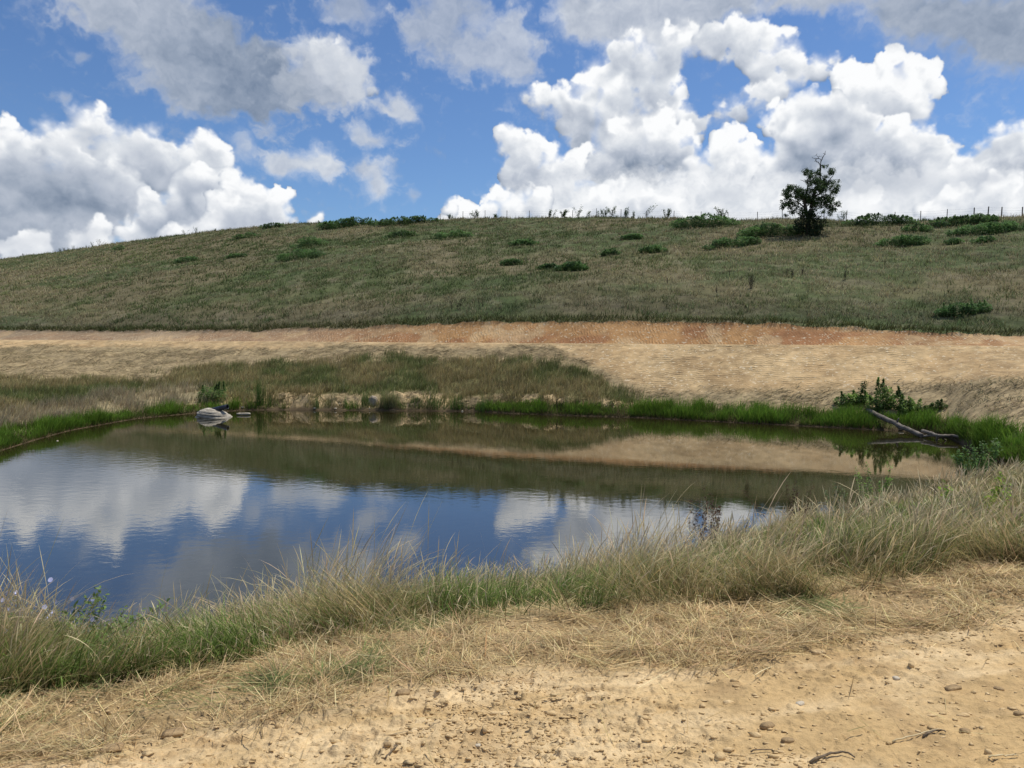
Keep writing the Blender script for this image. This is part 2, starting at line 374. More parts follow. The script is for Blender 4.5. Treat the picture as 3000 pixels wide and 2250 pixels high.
UC = 1500 + FPX * np.tan(np.clip(AR, -1.2, 1.2))          # picture column of each azimuth (level)
def at_v(r, v):                                            # height that shows at picture row v
    x, y, q = ray(UC, v); return EYE + r * q / np.hypot(x, y)
z5 = np.full(NC, 3.7)
z7 = at_v(r7, np.interp(UC, [0, 300, 750, 1000, 1250, 1500, 1750, 2000, 2250, 2450, 2600, 2750, 3000], [968, 972, 970, 962, 950, 944, 943, 945, 949, 961, 969, 979, 982]))
z7 = np.where(inner, z7, 4.8)
z8 = at_v(r8, np.interp(UC, [-600, 0, 200, 400, 600, 750, 900, 1100, 1300, 1500, 2000, 2300, 2600, 3000], [870, 757, 733, 703, 682, 668, 656, 648, 641, 640, 640, 642, 640, 634]))
z8 = np.where(inner, z8, np.where(AZ < 0, 12, 19))
back = np.interp(np.abs(AZ), [0, 70, 120, 180], [0, 0, 1, 1])
z8 = z8 * (1 - back) + 3.0 * back; z7 = z7 * (1 - back) + 3.0 * back; z5 = z5 * (1 - back) + 3. * back
bluff = np.interp(UC, [500, 760, 1700, 2000], [.0, 1, 1, .25])
r4 = r3 + 1.1; z4 = .28 + .50 * bluff + .25 * np.interp(UC, [2200, 2700], [0, 1])
wet = np.clip((r3 - r2) / 6, 0, 1)
rings = [(np.full(NC, .35), np.full(NC, Z_DIRT), 0), (np.full(NC, 2.2), np.full(NC, Z_DIRT), 6), (r1, np.full(NC, 2.45), 430), (r2, np.zeros(NC), 110),
         (r2 + (r3 - r2) * .25, -1.3 * wet - .02, 12), (r2 + (r3 - r2) * .8, -1.3 * wet - .02, 14), (r3, np.zeros(NC), 12), (r4, z4, 14), (r5, z5, 150), (r6, z5 - .12, 8), (r7, z7, 34),
         (r8, z8, 170), (r8 + 14, z8 - .4, 6), (r8 + 70, z8 - 6, 6), (np.full(NC, 700.), np.full(NC, -4.), 10), (np.full(NC, 3000.), np.full(NC, -40.), 4)]
RR, ZZ, KEY = [rings[0][0]], [rings[0][1]], [0]
for (ra, za, _), (rb, zb, n) in zip(rings[:-1], rings[1:]):
    geo = len(KEY) == 2
    for k in range(1, n + 1):
        f = k / n
        rr = ra * (rb / ra) ** f if geo else ra + (rb - ra) * f
        g = (rr - ra) / (rb - ra)
        RR.append(rr); ZZ.append(za + (zb - za) * g)
    KEY.append(len(RR) - 1)
RR = np.array(RR); ZZ = np.array(ZZ)
K_IN, K_VIS, K_EDGE, K_NEAR, K_B1, K_B2, K_FAR, K_BANK, K_CREST, K_TOE, K_CUT, K_HILL = KEY[:12]
# round the profile where slopes meet, but never at the two shores
def soften(lo, hi, n):
    for _ in range(n):
        ZZ[lo + 1:hi] = (ZZ[lo:hi - 1] + 2 * ZZ[lo + 1:hi] + ZZ[lo + 2:hi + 1]) / 4
soften(K_VIS, K_NEAR, 60); soften(K_FAR, K_CREST - 2, 10); soften(K_CUT - 3, K_HILL + 4, 8)
PT = np.stack([RR * SN, RR * CS, ZZ], -1)
X_, Y_ = PT[..., 0], PT[..., 1]
NR = len(RR)
def between(lo, hi, pad=0):                                # 1 inside rows lo..hi, fading over pad rows
    i = np.arange(NR); return (smooth(lo, lo + pad + 1e-6, i) * (1 - smooth(hi - pad, hi + 1e-6, i)))[:, None] if pad else ((i >= lo) & (i <= hi)).astype(float)[:, None]
dz = np.zeros_like(ZZ)
# foreground: graded clay with crumbs, drag marks and tread scrapes
s_ = slice(0, K_EDGE + 60); xs, ys = X_[s_], Y_[s_]
dr = math.radians(14); xa = xs * math.cos(dr) + ys * math.sin(dr); ya = -xs * math.sin(dr) + ys * math.cos(dr)
clod = smooth(.60, .86, vnoise(xs * 15, ys * 15, 1)) * .016 + smooth(.60, .85, vnoise(xs * 34 + 3, ys * 34, 2)) * .010 + smooth(.55, .9, vnoise(xs * 70, ys * 70, 3)) * .005
scrape = (fbm(xa * 1.1, ya * 11, 21, 4) - .5) * .03
slab = smooth(.57, .63, fbm(xa * 2.2, ya * 7, 33, 3)) * .012 * smooth(.45, .6, vnoise(xs * .8, ys * .8, 9))
rough = .6 + .7 * smooth(.35, .7, fbm(xs * .7, ys * .9, 8, 3))
dz[s_] = (clod * rough + scrape + slab + (fbm(xs * .5, ys * .5, 12, 3) - .5) * .10 + (fbm(xs * 8, ys * 8, 14, 3) - .5) * .012) * (1 - smooth(K_EDGE - 10, K_EDGE + 60, np.arange(K_EDGE + 60)))[:, None]
bk = between(K_EDGE, K_NEAR, 25); dz += bk * ((fbm(X_ * .9, Y_ * .9, 51, 4) - .5) * .22)
s_ = slice(K_FAR, K_CREST + 1); xs, ys = X_[s_], Y_[s_]; f_ = smooth(0, 14, np.arange(K_CREST + 1 - K_FAR))[:, None] * (1 - smooth(K_CREST - K_FAR - 8, K_CREST - K_FAR, np.arange(K_CREST + 1 - K_FAR)))[:, None]
dz[s_] += f_ * ((fbm(xs * .45, ys * .45, 61, 4) - .5) * .5 * (1 - .6 * smooth(1500, 1800, UC)) + (fbm(xs * 2.6, ys * 2.6, 63, 4) - .5) * (.16 - .11 * smooth(1500, 1800, UC)))
gul = np.exp(-((np.arange(K_CREST + 1 - K_FAR) - 11) / 7.) ** 2)[:, None] * bluff[None]      # gullied clay bluff at the far shore
dz[s_] += gul * (np.abs(fbm(xs * .75, ys * .2, 66, 4) - .5) * -1.5 + (fbm(xs * 3.5, ys * 3.5, 67, 3) - .5) * .25 + .08)
MOUNDS = ((905, 34, .32), (1008, 24, .20), (1062, 26, .24), (1172, 46, .38), (1240, 30, .30), (1300, 26, .2), (1560, 40, .30), (1625, 26, .2), (1790, 50, .22), (1860, 34, .16), (840, 26, .18))
mnd = sum(np.exp(-((UC - u) / w) ** 4) for u, w, h in MOUNDS)[None]                            # eroded clay mounds and the clefts between them
mh = sum(h * np.exp(-((UC - u) / w) ** 4) for u, w, h in MOUNDS)[None] * .65 * np.exp(-((np.arange(K_CREST + 1 - K_FAR) - 12) / 5.5) ** 4)[:, None]
dz[s_] += mh * (.8 + .8 * (fbm(xs * 2.2, ys * 2.2, 69, 4) - .5))
dz[K_FAR] = 0
s_ = slice(K_CREST, K_CUT + 1); xs, ys = X_[s_], Y_[s_]; dz[s_] += (fbm(xs * 1.6, ys * 1.6, 71, 4) - .5) * .05 + (fbm(xs * .25, ys * .25, 72, 3) - .5) * .10
dz[K_CREST - 3:K_CREST + 3] *= .6
s_ = slice(K_CUT, NR); xs, ys = X_[s_], Y_[s_]; f_ = smooth(0, 10, np.arange(NR - K_CUT))[:, None]
dz[s_] += f_ * ((fbm(xs * .06, ys * .06, 81, 4) - .5) * 1.2 + (fbm(xs * .5, ys * .5, 83, 4) - .5) * .35)
dz[K_CUT - 4:K_CUT + 5] += (fbm(X_[K_CUT - 4:K_CUT + 5] * .8, Y_[K_CUT - 4:K_CUT + 5] * .8, 85, 4) - .5) * .45 * np.array([.1, .3, .6, .9, 1, .9, .6, .3, .1])[:, None]
PT[..., 2] += dz
UU, VV = proj(PT)

def grid_at(fr, fc):
    """Point of the terrain at fractional row and column."""
    i = np.clip(np.floor(fr).astype(int), 0, NR - 2); j = np.clip(np.floor(fc).astype(int), 0, NC - 2)
    a = (fr - i)[..., None]; b = (fc - j)[..., None]
    return (PT[i, j] * (1 - b) + PT[i, j + 1] * b) * (1 - a) + (PT[i + 1, j] * (1 - b) + PT[i + 1, j + 1] * b) * a
def at_pixel(u, v, lo=None):
    """First point of land or water along a sight line of the photograph."""
    x, y, q = ray(u, v); a = math.degrees(math.atan2(x, y))
    fc = np.interp(a, AZ, np.arange(NC)); rows = np.arange(K_IN if lo is None else lo, K_HILL + 1)
    P = grid_at(rows.astype(float), np.full(len(rows), fc)); P[:, 2] = np.maximum(P[:, 2], 0)
    vv = proj(P)[1]; k = np.nonzero(vv <= v)[0]
    k = k[0] if len(k) else len(rows) - 1
    if k == 0: return P[0]
    t = (vv[k - 1] - v) / max(vv[k - 1] - vv[k], 1e-6); return P[k - 1] * (1 - t) + P[k] * t
def ground_z(x, y):
    a = math.degrees(math.atan2(x, y)); r = math.hypot(x, y); fc = np.interp(a, AZ, np.arange(NC)); j = int(fc)
    fr = np.interp(r, RR[:, j], np.arange(NR)); return float(grid_at(np.array(fr), np.array(fc))[2])
def lift(P):                                              # ground height under many points
    a = np.degrees(np.arctan2(P[:, 0], P[:, 1])); r = np.hypot(P[:, 0], P[:, 1]); fc = np.interp(a, AZ, np.arange(NC)); j = fc.astype(int)
    fr = np.array([np.interp(rr, RR[:, jj], np.arange(NR)) for rr, jj in zip(r, j)]); return grid_at(fr, fc)[:, 2]

# ---------------------------------------------------------------- what grows or lies where (masks from the photograph's layout)
def region(U, V, X, Y):
    """Cover of the far bank: tan clay, mown straw, standing grass, pale seeding grass, bright green fringe (0..1 each)."""
    n1 = fbm(X * .35, Y * .35, 201, 4) - .5; n2 = fbm(X * 1.4, Y * 1.4, 203, 4) - .5
    V_ = V + 46 * n1 + 26 * n2; U_ = U + 160 * n1 + 60 * n2
    shore = np.interp(U, [0, 200, 400, 560, 700, 1500, 2000, 2550, 2650, 2720, 2770, 2810, 2840, 2900, 3000], [1322, 1263, 1227, 1212, 1203, 1212, 1231, 1259, 1263, 1270, 1278, 1297, 1314, 1343, 1378])
    gtop = np.interp(U, [0, 300, 550, 700, 760, 1380, 1420, 2000, 2500, 2650, 2750, 3000], [1264, 1224, 1192, 1186, 1197, 1199, 1184, 1191, 1214, 1218, 1238, 1268])
    green = smooth(gtop - 5, gtop + 8, V + 12 * n2 + 10 * n1)
    patch = smooth(.02, .14, n1 + .35 * n2)
    green = np.where((U > 700) & (U < 1390), green * patch, green)
    pale = smooth(-8, 10, V_ - np.interp(U, [0, 300, 560, 640], [1200, 1163, 1130, 1130])) * (1 - green) * (1 - smooth(560, 660, U_))
    gt = np.interp(U, [0, 250, 450, 600, 800, 1100, 1500, 1700, 1800, 2200, 3000], [1112, 1116, 1108, 1082, 1066, 1052, 1058, 1075, 1135, 1180, 1240])
    stand = smooth(-10, 10, V_ - gt) * (1 - green) * (1 - pale) * (1 - smooth(1730, 1860, U_ + (V - 1100) * .6 * -1))
    bluffz = (U > 740) & (U < 1800)
    stand = np.where(bluffz, stand * (1 - smooth(1150, 1162, V + 50 * n1 + 30 * n2) * (.25 + .75 * smooth(-.06, .05, n1 + .7 * n2))), stand)
    edge = np.interp(V, [1000, 1020, 1080, 1130], [1480, 1660, 1760, 1840])
    bare = np.maximum(smooth(-30, 60, U_ - edge) * (1 - smooth(-14, 26, V_ - np.interp(U, [1700, 2000, 2500, 3000], [1112, 1140, 1130, 1095]))),
                      1 - smooth(1006, 1020, V + 26 * n1 + 14 * n2 - 6 * (U < 900)))
    straw = np.clip(1 - green - pale - stand - bare, 0, 1)
    return bare, straw, stand, pale, np.clip(green, 0, 1)
MIX = lambda a, b, t: a + (b - a) * t[..., None]
col3 = lambda c: np.array(c, float)

# ================================================================= materials
def new_mat(name):
    m = bpy.data.materials.new(name); m.use_nodes = True; t = NT(m.node_tree); t.n.clear()
    out = t.new('ShaderNodeOutputMaterial'); return m, t, out
def attr(t, n='Col', o='Color'): return t.new('ShaderNodeAttribute', attribute_name=n).outputs[o]
def earth_mat(name, s1, s2, bump, var=.35, tracks=None):
    m, t, out = new_mat(name)
    pos = t.new('ShaderNodeNewGeometry').outputs['Position']
    n1 = t.noise(s1, pos, 8, .62); n2 = t.noise(s2, pos, 5, .6); n3 = t.noise(s1 * .11, pos, 3, .5)
    val = t.math('ADD', t.ramp(n1, .3, .7, 1 - var, 1 + var), t.ramp(n3, .3, .7, -.12, .12))
    g = t.new('ShaderNodeCombineColor', ins={0: val, 1: val, 2: val}).outputs[0]
    col = t.mixc(1.0, attr(t), g, 'MULTIPLY')
    h = t.math('ADD', t.math('MULTIPLY', n1, .7), t.math('MULTIPLY', n2, .5))
    if tracks:
        tv = t.new('ShaderNodeSeparateXYZ', ins={0: attr(t, 'track', 'Vector')})
        s, d, k = tv.outputs[0], tv.outputs[1], tv.outputs[2]
        jit = t.math('MULTIPLY', t.math('SUBTRACT', t.noise(.9, pos, 3), .5), tracks.get('jit', .5))
        sj = t.math('ADD', s, jit); dj = t.math('ADD', d, t.math('MULTIPLY', jit, .6))
        lane = t.math('FLOOR', t.math('DIVIDE', sj, tracks['lane']))
        ph = t.new('ShaderNodeTexWhiteNoise', noise_dimensions='1D', ins={'W': lane}).outputs[0]
        phase = t.math('ADD', t.math('ADD', t.math('DIVIDE', dj, tracks['pitch']), t.math('MULTIPLY', s, tracks.get('skew', 0))), ph)
        cl = t.math('POWER', t.math('MULTIPLY_ADD', t.math('SINE', t.math('MULTIPLY', phase, 6.2832)), .5, .5), 1.6)
        gap = t.math('ABSOLUTE', t.math('SUBTRACT', t.math('FRACT', t.math('DIVIDE', sj, tracks['lane'])), .5))
        rib = t.ramp(gap, .40, .49, 0, 1)
        worn = t.math('MULTIPLY', t.ramp(t.noise(.45, pos, 4), .40, .60, .15, 1), t.ramp(t.noise(2.3, pos, 3), .40, .58, .1, 1))
        amp = t.math('MULTIPLY', t.math('MULTIPLY', k, worn), tracks['amp'])
        h = t.math('ADD', h, t.math('MULTIPLY', t.math('ADD', t.math('MULTIPLY', cl, t.math('SUBTRACT', 1.0, rib)), t.math('MULTIPLY', rib, .45)), amp))
        fleck = t.math('MULTIPLY', t.ramp(t.noise(5.5, pos, 2), .61, .67, 0, .8), k)
        col = t.mixc(fleck, col, (.62, .52, .36))
    b = t.new('ShaderNodeBump', ins={'Strength': .9, 'Distance': bump, 'Height': h})
    p = t.new('ShaderNodeBsdfPrincipled', ins={'Base Color': col, 'Roughness': .95, 'Specular IOR Level': .15, 'Normal': b.outputs[0]})
    t.l.new(p.outputs[0], out.inputs[0]); return m
def leaf_mat(name, transl=.35, gloss=.25, var=.25, scale=3.0):
    m, t, out = new_mat(name)
    pos = t.new('ShaderNodeNewGeometry').outputs['Position']
    v = t.ramp(t.noise(scale, pos, 3), .3, .7, 1 - var, 1 + var)
    col = t.mixc(1.0, attr(t), t.new('ShaderNodeCombineColor', ins={0: v, 1: v, 2: v}).outputs[0], 'MULTIPLY')
    p = t.new('ShaderNodeBsdfPrincipled', ins={'Base Color': col, 'Roughness': .6, 'Specular IOR Level': gloss})
    tr = t.new('ShaderNodeBsdfTranslucent', ins={0: col})
    mx = t.new('ShaderNodeMixShader', ins={0: transl, 1: p.outputs[0], 2: tr.outputs[0]})
    t.l.new(mx.outputs[0], out.inputs[0]); return m
def solid_mat(name, c1, c2, scale, bump, rough=.85, stretch=(1, 1, 1), spec=.2):
    m, t, out = new_mat(name)
    co = t.new('ShaderNodeTexCoord').outputs['Object']
    mp = t.new('ShaderNodeMapping', ins={0: co, 3: stretch}).outputs[0]
    n = t.noise(scale, mp, 7, .62); n2 = t.noise(scale * 4, mp, 4, .6)
    col = t.mixc(t.ramp(n, .35, .65), c1, c2)
    b = t.new('ShaderNodeBump', ins={'Strength': .9, 'Distance': bump, 'Height': t.math('ADD', n, t.math('MULTIPLY', n2, .4))})
    p = t.new('ShaderNodeBsdfPrincipled', ins={'Base Color': col, 'Roughness': rough, 'Specular IOR Level': spec, 'Normal': b.outputs[0]})
    t.l.new(p.outputs[0], out.inputs[0]); return m
M_CLAY = earth_mat('clay_near', 30, 110, .016, .15)
M_BANK = earth_mat('bank_earth', 1.6, 9, .05, .30, dict(lane=.58, pitch=.24, amp=1.15, skew=.05, jit=.3))
M_ROAD = earth_mat('road_earth', 1.8, 9, .05, .22, dict(lane=.75, pitch=.21, amp=.75, skew=1.9, jit=.9))
M_HILL = earth_mat('hill_soil', .9, 5, .15, .35)
M_BED = earth_mat('pond_mud', 2, 9, .02, .2)
M_GRASS = leaf_mat('dry_grass', .35, .06, .22, 5)
M_FAR = leaf_mat('far_grass', .30, .1, .25, .5)
M_LEAF = leaf_mat('leaves', .5, .35, .25, 2.5)

# ================================================================= the ground
def quads(r, c):
    i = np.arange(r - 1)[:, None] * c + np.arange(c - 1)[None]; i = i.ravel(); return np.stack([i, i + 1, i + c + 1, i + c], -1)
S_ALONG = X_ * .93 - Y_ * .37                               # metres along the embankment
def sheet(name, lo, hi, mat, col, uv=None):
    P = PT[lo:hi + 1]; n, c = P.shape[:2]
    # the first and last azimuth meet behind the eye
    o = mesh_obj(name, P.reshape(-1, 3), quads(n, c), mat, col=col.reshape(-1, 3), smooth_=True, uv=None if uv is None else uv.reshape(-1, 3))
    tag(o, kind='structure'); return o
def noise_at(f, seed, octv=4): return fbm(X_ * f, Y_ * f, seed, octv)
COL = np.zeros((NR, NC, 3))
na, nb, nc_ = noise_at(.6, 301), noise_at(4.5, 303, 4), noise_at(.12, 305)
clay = MIX(MIX(col3((.50, .345, .165)), col3((.66, .495, .28)), smooth(.35, .65, .5 * na + .5 * fbm(X_ * 1.6 + Y_ * .3, Y_ * 6 - X_ * 1.5, 331, 4))), col3((.38, .255, .125)), smooth(.55, .75, nb) * .6)
# soil among the straw, painted darker for the shade in its gaps
strawline = np.interp(UU, [0, 300, 600, 900, 1200, 1500, 1800, 2100, 2400, 2700, 3000], [2262, 2240, 2180, 2110, 2050, 2000, 1965, 1935, 1900, 1865, 1790])
st = 1 - smooth(-45, 35, VV - strawline + 130 * (na - .5) + 60 * (nb - .5))
shaded_soil = col3((.27, .19, .09)) * (.6 + .8 * nb[..., None])
near = MIX(clay, shaded_soil, np.clip(st, 0, 1) * .75)
COL[:K_NEAR + 1] = near[:K_NEAR + 1]
kb = smooth(K_EDGE - 18, K_EDGE + 18, np.arange(NR))[:, None] * (np.arange(NR) <= K_NEAR)[:, None]
COL = MIX(COL, np.broadcast_to(col3((.15, .115, .055)), COL.shape), kb * 1.0)
mud = col3((.085, .060, .034))
COL[K_NEAR:K_FAR + 1] = mud
FB = slice(K_FAR, K_CREST + 1)
REG = region(UU[FB], VV[FB], X_[FB], Y_[FB])
bare, straw, stand, pale, green = REG
bc = MIX(MIX(col3((.385, .265, .135)), col3((.46, .33, .175)), smooth(.35, .65, na[FB])), col3((.36, .26, .14)), smooth(.5, .75, nc_[FB]) * .6)
COL[FB] = bc * bare[..., None] + (col3((.31, .24, .135)) * (.7 + .6 * nb[FB][..., None])) * straw[..., None] + col3((.135, .125, .052)) * stand[..., None] + col3((.28, .23, .13)) * pale[..., None] + col3((.09, .10, .035)) * green[..., None]
bl = np.clip(bluff[None] * (.25 + .2 * smooth(.4, .6, na[FB])) + mnd, 0, 1) * np.exp(-((np.arange(K_CREST + 1 - K_FAR) - 11) / 8.) ** 2)[:, None] * (1 - .6 * green)
COL[FB] = MIX(COL[FB], np.broadcast_to(col3((.50, .37, .205)), COL[FB].shape), np.clip(bl * 1.3, 0, 1) * smooth(.34, .52, .5 * nb[FB] + .5 * na[FB]))
wetr = np.exp(-(np.arange(K_CREST + 1 - K_FAR) / 4.5) ** 2)[:, None]
COL[FB] = MIX(COL[FB], np.broadcast_to(mud, COL[FB].shape), wetr)
RD = slice(K_CREST, K_CUT + 1)
rf = np.arange(K_CUT + 1 - K_CREST)[:, None]; cutk = smooth(K_TOE - K_CREST - 1, K_TOE - K_CREST + 2, rf)
right = np.interp(UC, [0, 900, 1300, 2300, 3000], [0, .1, 1, 1, .6])[None]
oc = MIX(np.broadcast_to(col3((.40, .29, .175)), COL[RD].shape), np.broadcast_to(col3((.43, .245, .105)), COL[RD].shape), right * np.ones_like(rf))
oc = MIX(oc, np.broadcast_to(col3((.33, .165, .075)), oc.shape), smooth(.42, .56, fbm(X_[RD] * .22, Y_[RD] * .5, 311, 4)) * (.3 + .7 * right) * (1 - smooth(.7, 1., rf / rf.max()) * .6))
oc = MIX(oc, np.broadcast_to(col3((.52, .36, .19)), oc.shape), smooth(.55, .7, fbm(X_[RD] * .6, Y_[RD] * .6, 313, 4)) * .7)
COL[RD] = MIX(np.broadcast_to(col3((.50, .36, .19)), oc.shape), oc, cutk)
HL = slice(K_CUT, NR)
hn = noise_at(.07, 321)[HL]; hn2 = noise_at(.6, 323)[HL]
COL[HL] = MIX(MIX(col3((.19, .16, .08)), col3((.10, .125, .045)), smooth(.4, .62, hn)), col3((.25, .21, .125)), smooth(.5, .75, hn2) * .5)
far = np.where(np.abs(AZ) > 75, 1., 0.)[None] * np.ones((NR, 1))
COL[K_CREST:] = MIX(COL[K_CREST:], np.broadcast_to(col3((.16, .145, .07)), COL[K_CREST:].shape), far[K_CREST:])
DS = np.zeros_like(RR); DS[1:] = np.cumsum(np.linalg.norm(np.diff(PT, axis=0), axis=-1), 0)
TRK = np.stack([S_ALONG, DS, np.zeros_like(DS)], -1)
TRK[FB, :, 2] = bare * (.5 + .5 * smooth(1500, 1700, UU[FB])) + .12 * straw
# on the cut the machine ran along the slope: lanes stacked up the slope
TRK[RD] = np.stack([DS[RD], S_ALONG[RD], cutk * np.ones((1, NC))], -1)
GROUND = sheet('ground', 0, K_NEAR, M_CLAY, COL[:K_NEAR + 1])
sheet('pond_bed', K_NEAR, K_FAR, M_BED, COL[K_NEAR:K_FAR + 1])
sheet('embankment', K_FAR, K_CREST, M_BANK, COL[FB], np.stack([S_ALONG[FB], DS[FB], TRK[FB][..., 2]], -1))
sheet('dirt_road', K_CREST, K_CUT, M_ROAD, COL[RD], TRK[RD])
sheet('hillside', K_CUT, NR - 1, M_HILL, COL[HL])

# ---------------------------------------------------------------- the pond
def build_water():
    m, t, out = new_mat('pond_water')
    pos = t.new('ShaderNodeNewGeometry').outputs['Position']
    mp = t.new('ShaderNodeMapping', ins={0: pos, 2: (0, 0, .5), 3: (1, 1.5, 1)}).outputs[0]
    n1 = t.noise(2.6, mp, 3, .5); n2 = t.noise(9.0, mp, 3, .55); n3 = t.noise(.5, pos, 3, .5)
    sp = t.new('ShaderNodeSeparateXYZ', ins={0: pos})
    # a breath of wind ruffles the open left-hand water; the lee of the far bank lies still
    wind = t.math('ADD', t.ramp(t.math('ADD', sp.outputs[0], t.math('MULTIPLY', sp.outputs[1], .25)), -12, 5, .85, .30), t.ramp(t.noise(.09, pos, 3), .45, .65, 0, .4))
    lee = t.ramp(t.math('ADD', sp.outputs[1], t.math('MULTIPLY', sp.outputs[0], .25)), 22, 34, 1.0, .16)
    st = t.math('MULTIPLY', wind, lee)
    h = t.math('MULTIPLY', t.math('ADD', t.math('ADD', n1, t.math('MULTIPLY', n2, .30)), t.math('MULTIPLY', n3, 1.2)), st)
    b = t.new('ShaderNodeBump', ins={'Strength': 1.0, 'Distance': .0030, 'Height': h})
    fr = t.new('ShaderNodeFresnel', ins={'IOR': 1.33, 'Normal': b.outputs[0]}).outputs[0]
    di = t.new('ShaderNodeBsdfDiffuse', ins={0: WATER_COL}); gl = t.new('ShaderNodeBsdfGlossy', ins={'Color': (1, 1, 1, 1), 'Roughness': .03, 'Normal': b.outputs[0]})
    p = t.new('ShaderNodeMixShader', ins={0: t.math('POWER', fr, .62), 1: di.outputs[0], 2: gl.outputs[0]})
    t.l.new(p.outputs[0], out.inputs[0])
    k = np.arange(9) / 8.0
    ra, rb = np.minimum(r2 - .5, r2), r3 + .35
    sel = (AZ > -76) & (AZ < 61); r = ra[None] + (rb - ra)[None] * k[:, None]
    P = np.stack([r * SN, r * CS, np.zeros_like(r)], -1)[:, sel]
    o = mesh_obj('water', P.reshape(-1, 3), quads(9, P.shape[1]), m, smooth_=True); tag(o, kind='structure')
WATER_COL = (.022, .019, .006, 1)
build_water()

# ---------------------------------------------------------------- unseen high cloud, placed and shaped to shade the hill
def ico_sphere(sub):
    import bmesh
    bm = bmesh.new(); bmesh.ops.create_icosphere(bm, subdivisions=sub, radius=1)
    v = np.array([q.co[:] for q in bm.verts]); f = np.array([[q.index for q in fc.verts] for fc in bm.faces]); bm.free(); return v, f
def noise3(P, f, seed): return (fbm(P[:, 0] * f + P[:, 2] * f * .7, P[:, 1] * f - P[:, 2] * f * .6, seed, 4) + fbm(P[:, 1] * f + 7, P[:, 2] * f + 3, seed + 5, 4)) / 2
def build_shade_cloud():
    m, t, out = new_mat('shade_cloud_vapour')
    d = t.new('ShaderNodeBsdfDiffuse', ins={0: (.9, .9, .9, 1)}); tr = t.new('ShaderNodeBsdfTransparent', ins={0: (1, 1, 1, 1)})
    mx = t.new('ShaderNodeMixShader', ins={0: 1 - CLOUD_LET, 1: tr.outputs[0], 2: d.outputs[0]}); t.l.new(mx.outputs[0], out.inputs[0])
    alt = 640.0; k = alt / SUN_DIR[2]; off = np.array([SUN_DIR[0] * k, SUN_DIR[1] * k])
    v, f = ico_sphere(6)
    A = math.atan(-.38); ca, sa = math.cos(A), math.sin(A)
    half = np.array([330., 95., 34.])
    sq = np.sign(v) * np.abs(v) ** np.array([.45, .45, 1.0])            # a broad bank of cloud
    p = sq * half * (1 + .10 * (noise3(v * 3, 2.0, 401)[:, None] - .5) * 2)
    c = np.array([0, 59. + CLOUD_EDGE]) + np.array([-sa, ca]) * 95
    x = p[:, 0] * ca - p[:, 1] * sa + c[0] + off[0]; y = p[:, 0] * sa + p[:, 1] * ca + c[1] + off[1]
    mesh_o = mesh_obj('cloud', np.stack([x, y, p[:, 2] + alt], -1), f, m, smooth_=True, origin=(c[0] + off[0], c[1] + off[1], alt))
    tag(mesh_o, kind='structure')
CLOUD_LET = .80; CLOUD_EDGE = 1.0
build_shade_cloud()

# ================================================================= grasses (uncountable: one object for each stand)
def blades(root, L, Wd, az, lean, bend, col0, col1, segs=3, prof=None, spin=None):
    """Tapering ribbons that lean towards az and bow over; returns points, colours, faces."""
    N = len(root); s = np.linspace(0, 1, segs + 1)
    if prof is None: prof = (1 - s) ** .6
    th = lean[:, None] + bend[:, None] * (s[None, :-1] + .5 / segs) ** 1.3
    step = (L / segs)[:, None]
    hx = np.concatenate([np.zeros((N, 1)), np.cumsum(np.sin(th) * step, 1)], 1); hz = np.concatenate([np.zeros((N, 1)), np.cumsum(np.cos(th) * step, 1)], 1)
    dx, dy = np.sin(az), np.cos(az)
    ctr = np.stack([root[:, None, 0] + hx * dx[:, None], root[:, None, 1] + hx * dy[:, None], root[:, None, 2] + hz], -1)
    sp = az + math.pi / 2 + (RNG.normal(0, .7, N) if spin is None else spin)
    side = np.stack([np.sin(sp), np.cos(sp), np.zeros(N)], -1)[:, None] * (Wd[:, None] * prof[None] * .5)[..., None]
    one = prof[-1] <= 1e-6                                    # ends in a point
    P = np.stack([ctr - side, ctr + side], 2)
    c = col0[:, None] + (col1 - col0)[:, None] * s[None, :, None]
    Cc = np.repeat(c[:, :, None], 2, 2)
    n2 = (segs + 1) * 2
    base = np.arange(N)[:, None] * n2
    if one:
        keep = n2 - 1; P = P.reshape(N, n2, 3)[:, :keep]; Cc = Cc.reshape(N, n2, 3)[:, :keep]; base = np.arange(N)[:, None] * keep
        q = np.array([[2 * k, 2 * k + 1, 2 * k + 3, 2 * k + 2] for k in range(segs - 1)]).reshape(-1, 4); tr = np.array([[2 * segs - 2, 2 * segs - 1, 2 * segs]])
        F = [(base[:, None] + q[None]).reshape(-1, 4) if len(q) else np.zeros((0, 4), int), (base[:, None] + tr[None]).reshape(-1, 3)]
    else:
        q = np.array([[2 * k, 2 * k + 1, 2 * k + 3, 2 * k + 2] for k in range(segs)]); F = [(base[:, None] + q[None]).reshape(-1, 4)]
    return P.reshape(-1, 3), Cc.reshape(-1, 3), F
def merge(parts):
    V, Cc, Q, T, k = [], [], [], [], 0
    for (v, c, F) in parts:
        V.append(v); Cc.append(c)
        for f in F: (Q if f.shape[1] == 4 else T).append(f + k)
        k += len(v)
    fl = ([np.concatenate(Q)] if Q else []) + ([np.concatenate(T)] if T else [])
    return np.concatenate(V), np.concatenate(Cc), fl
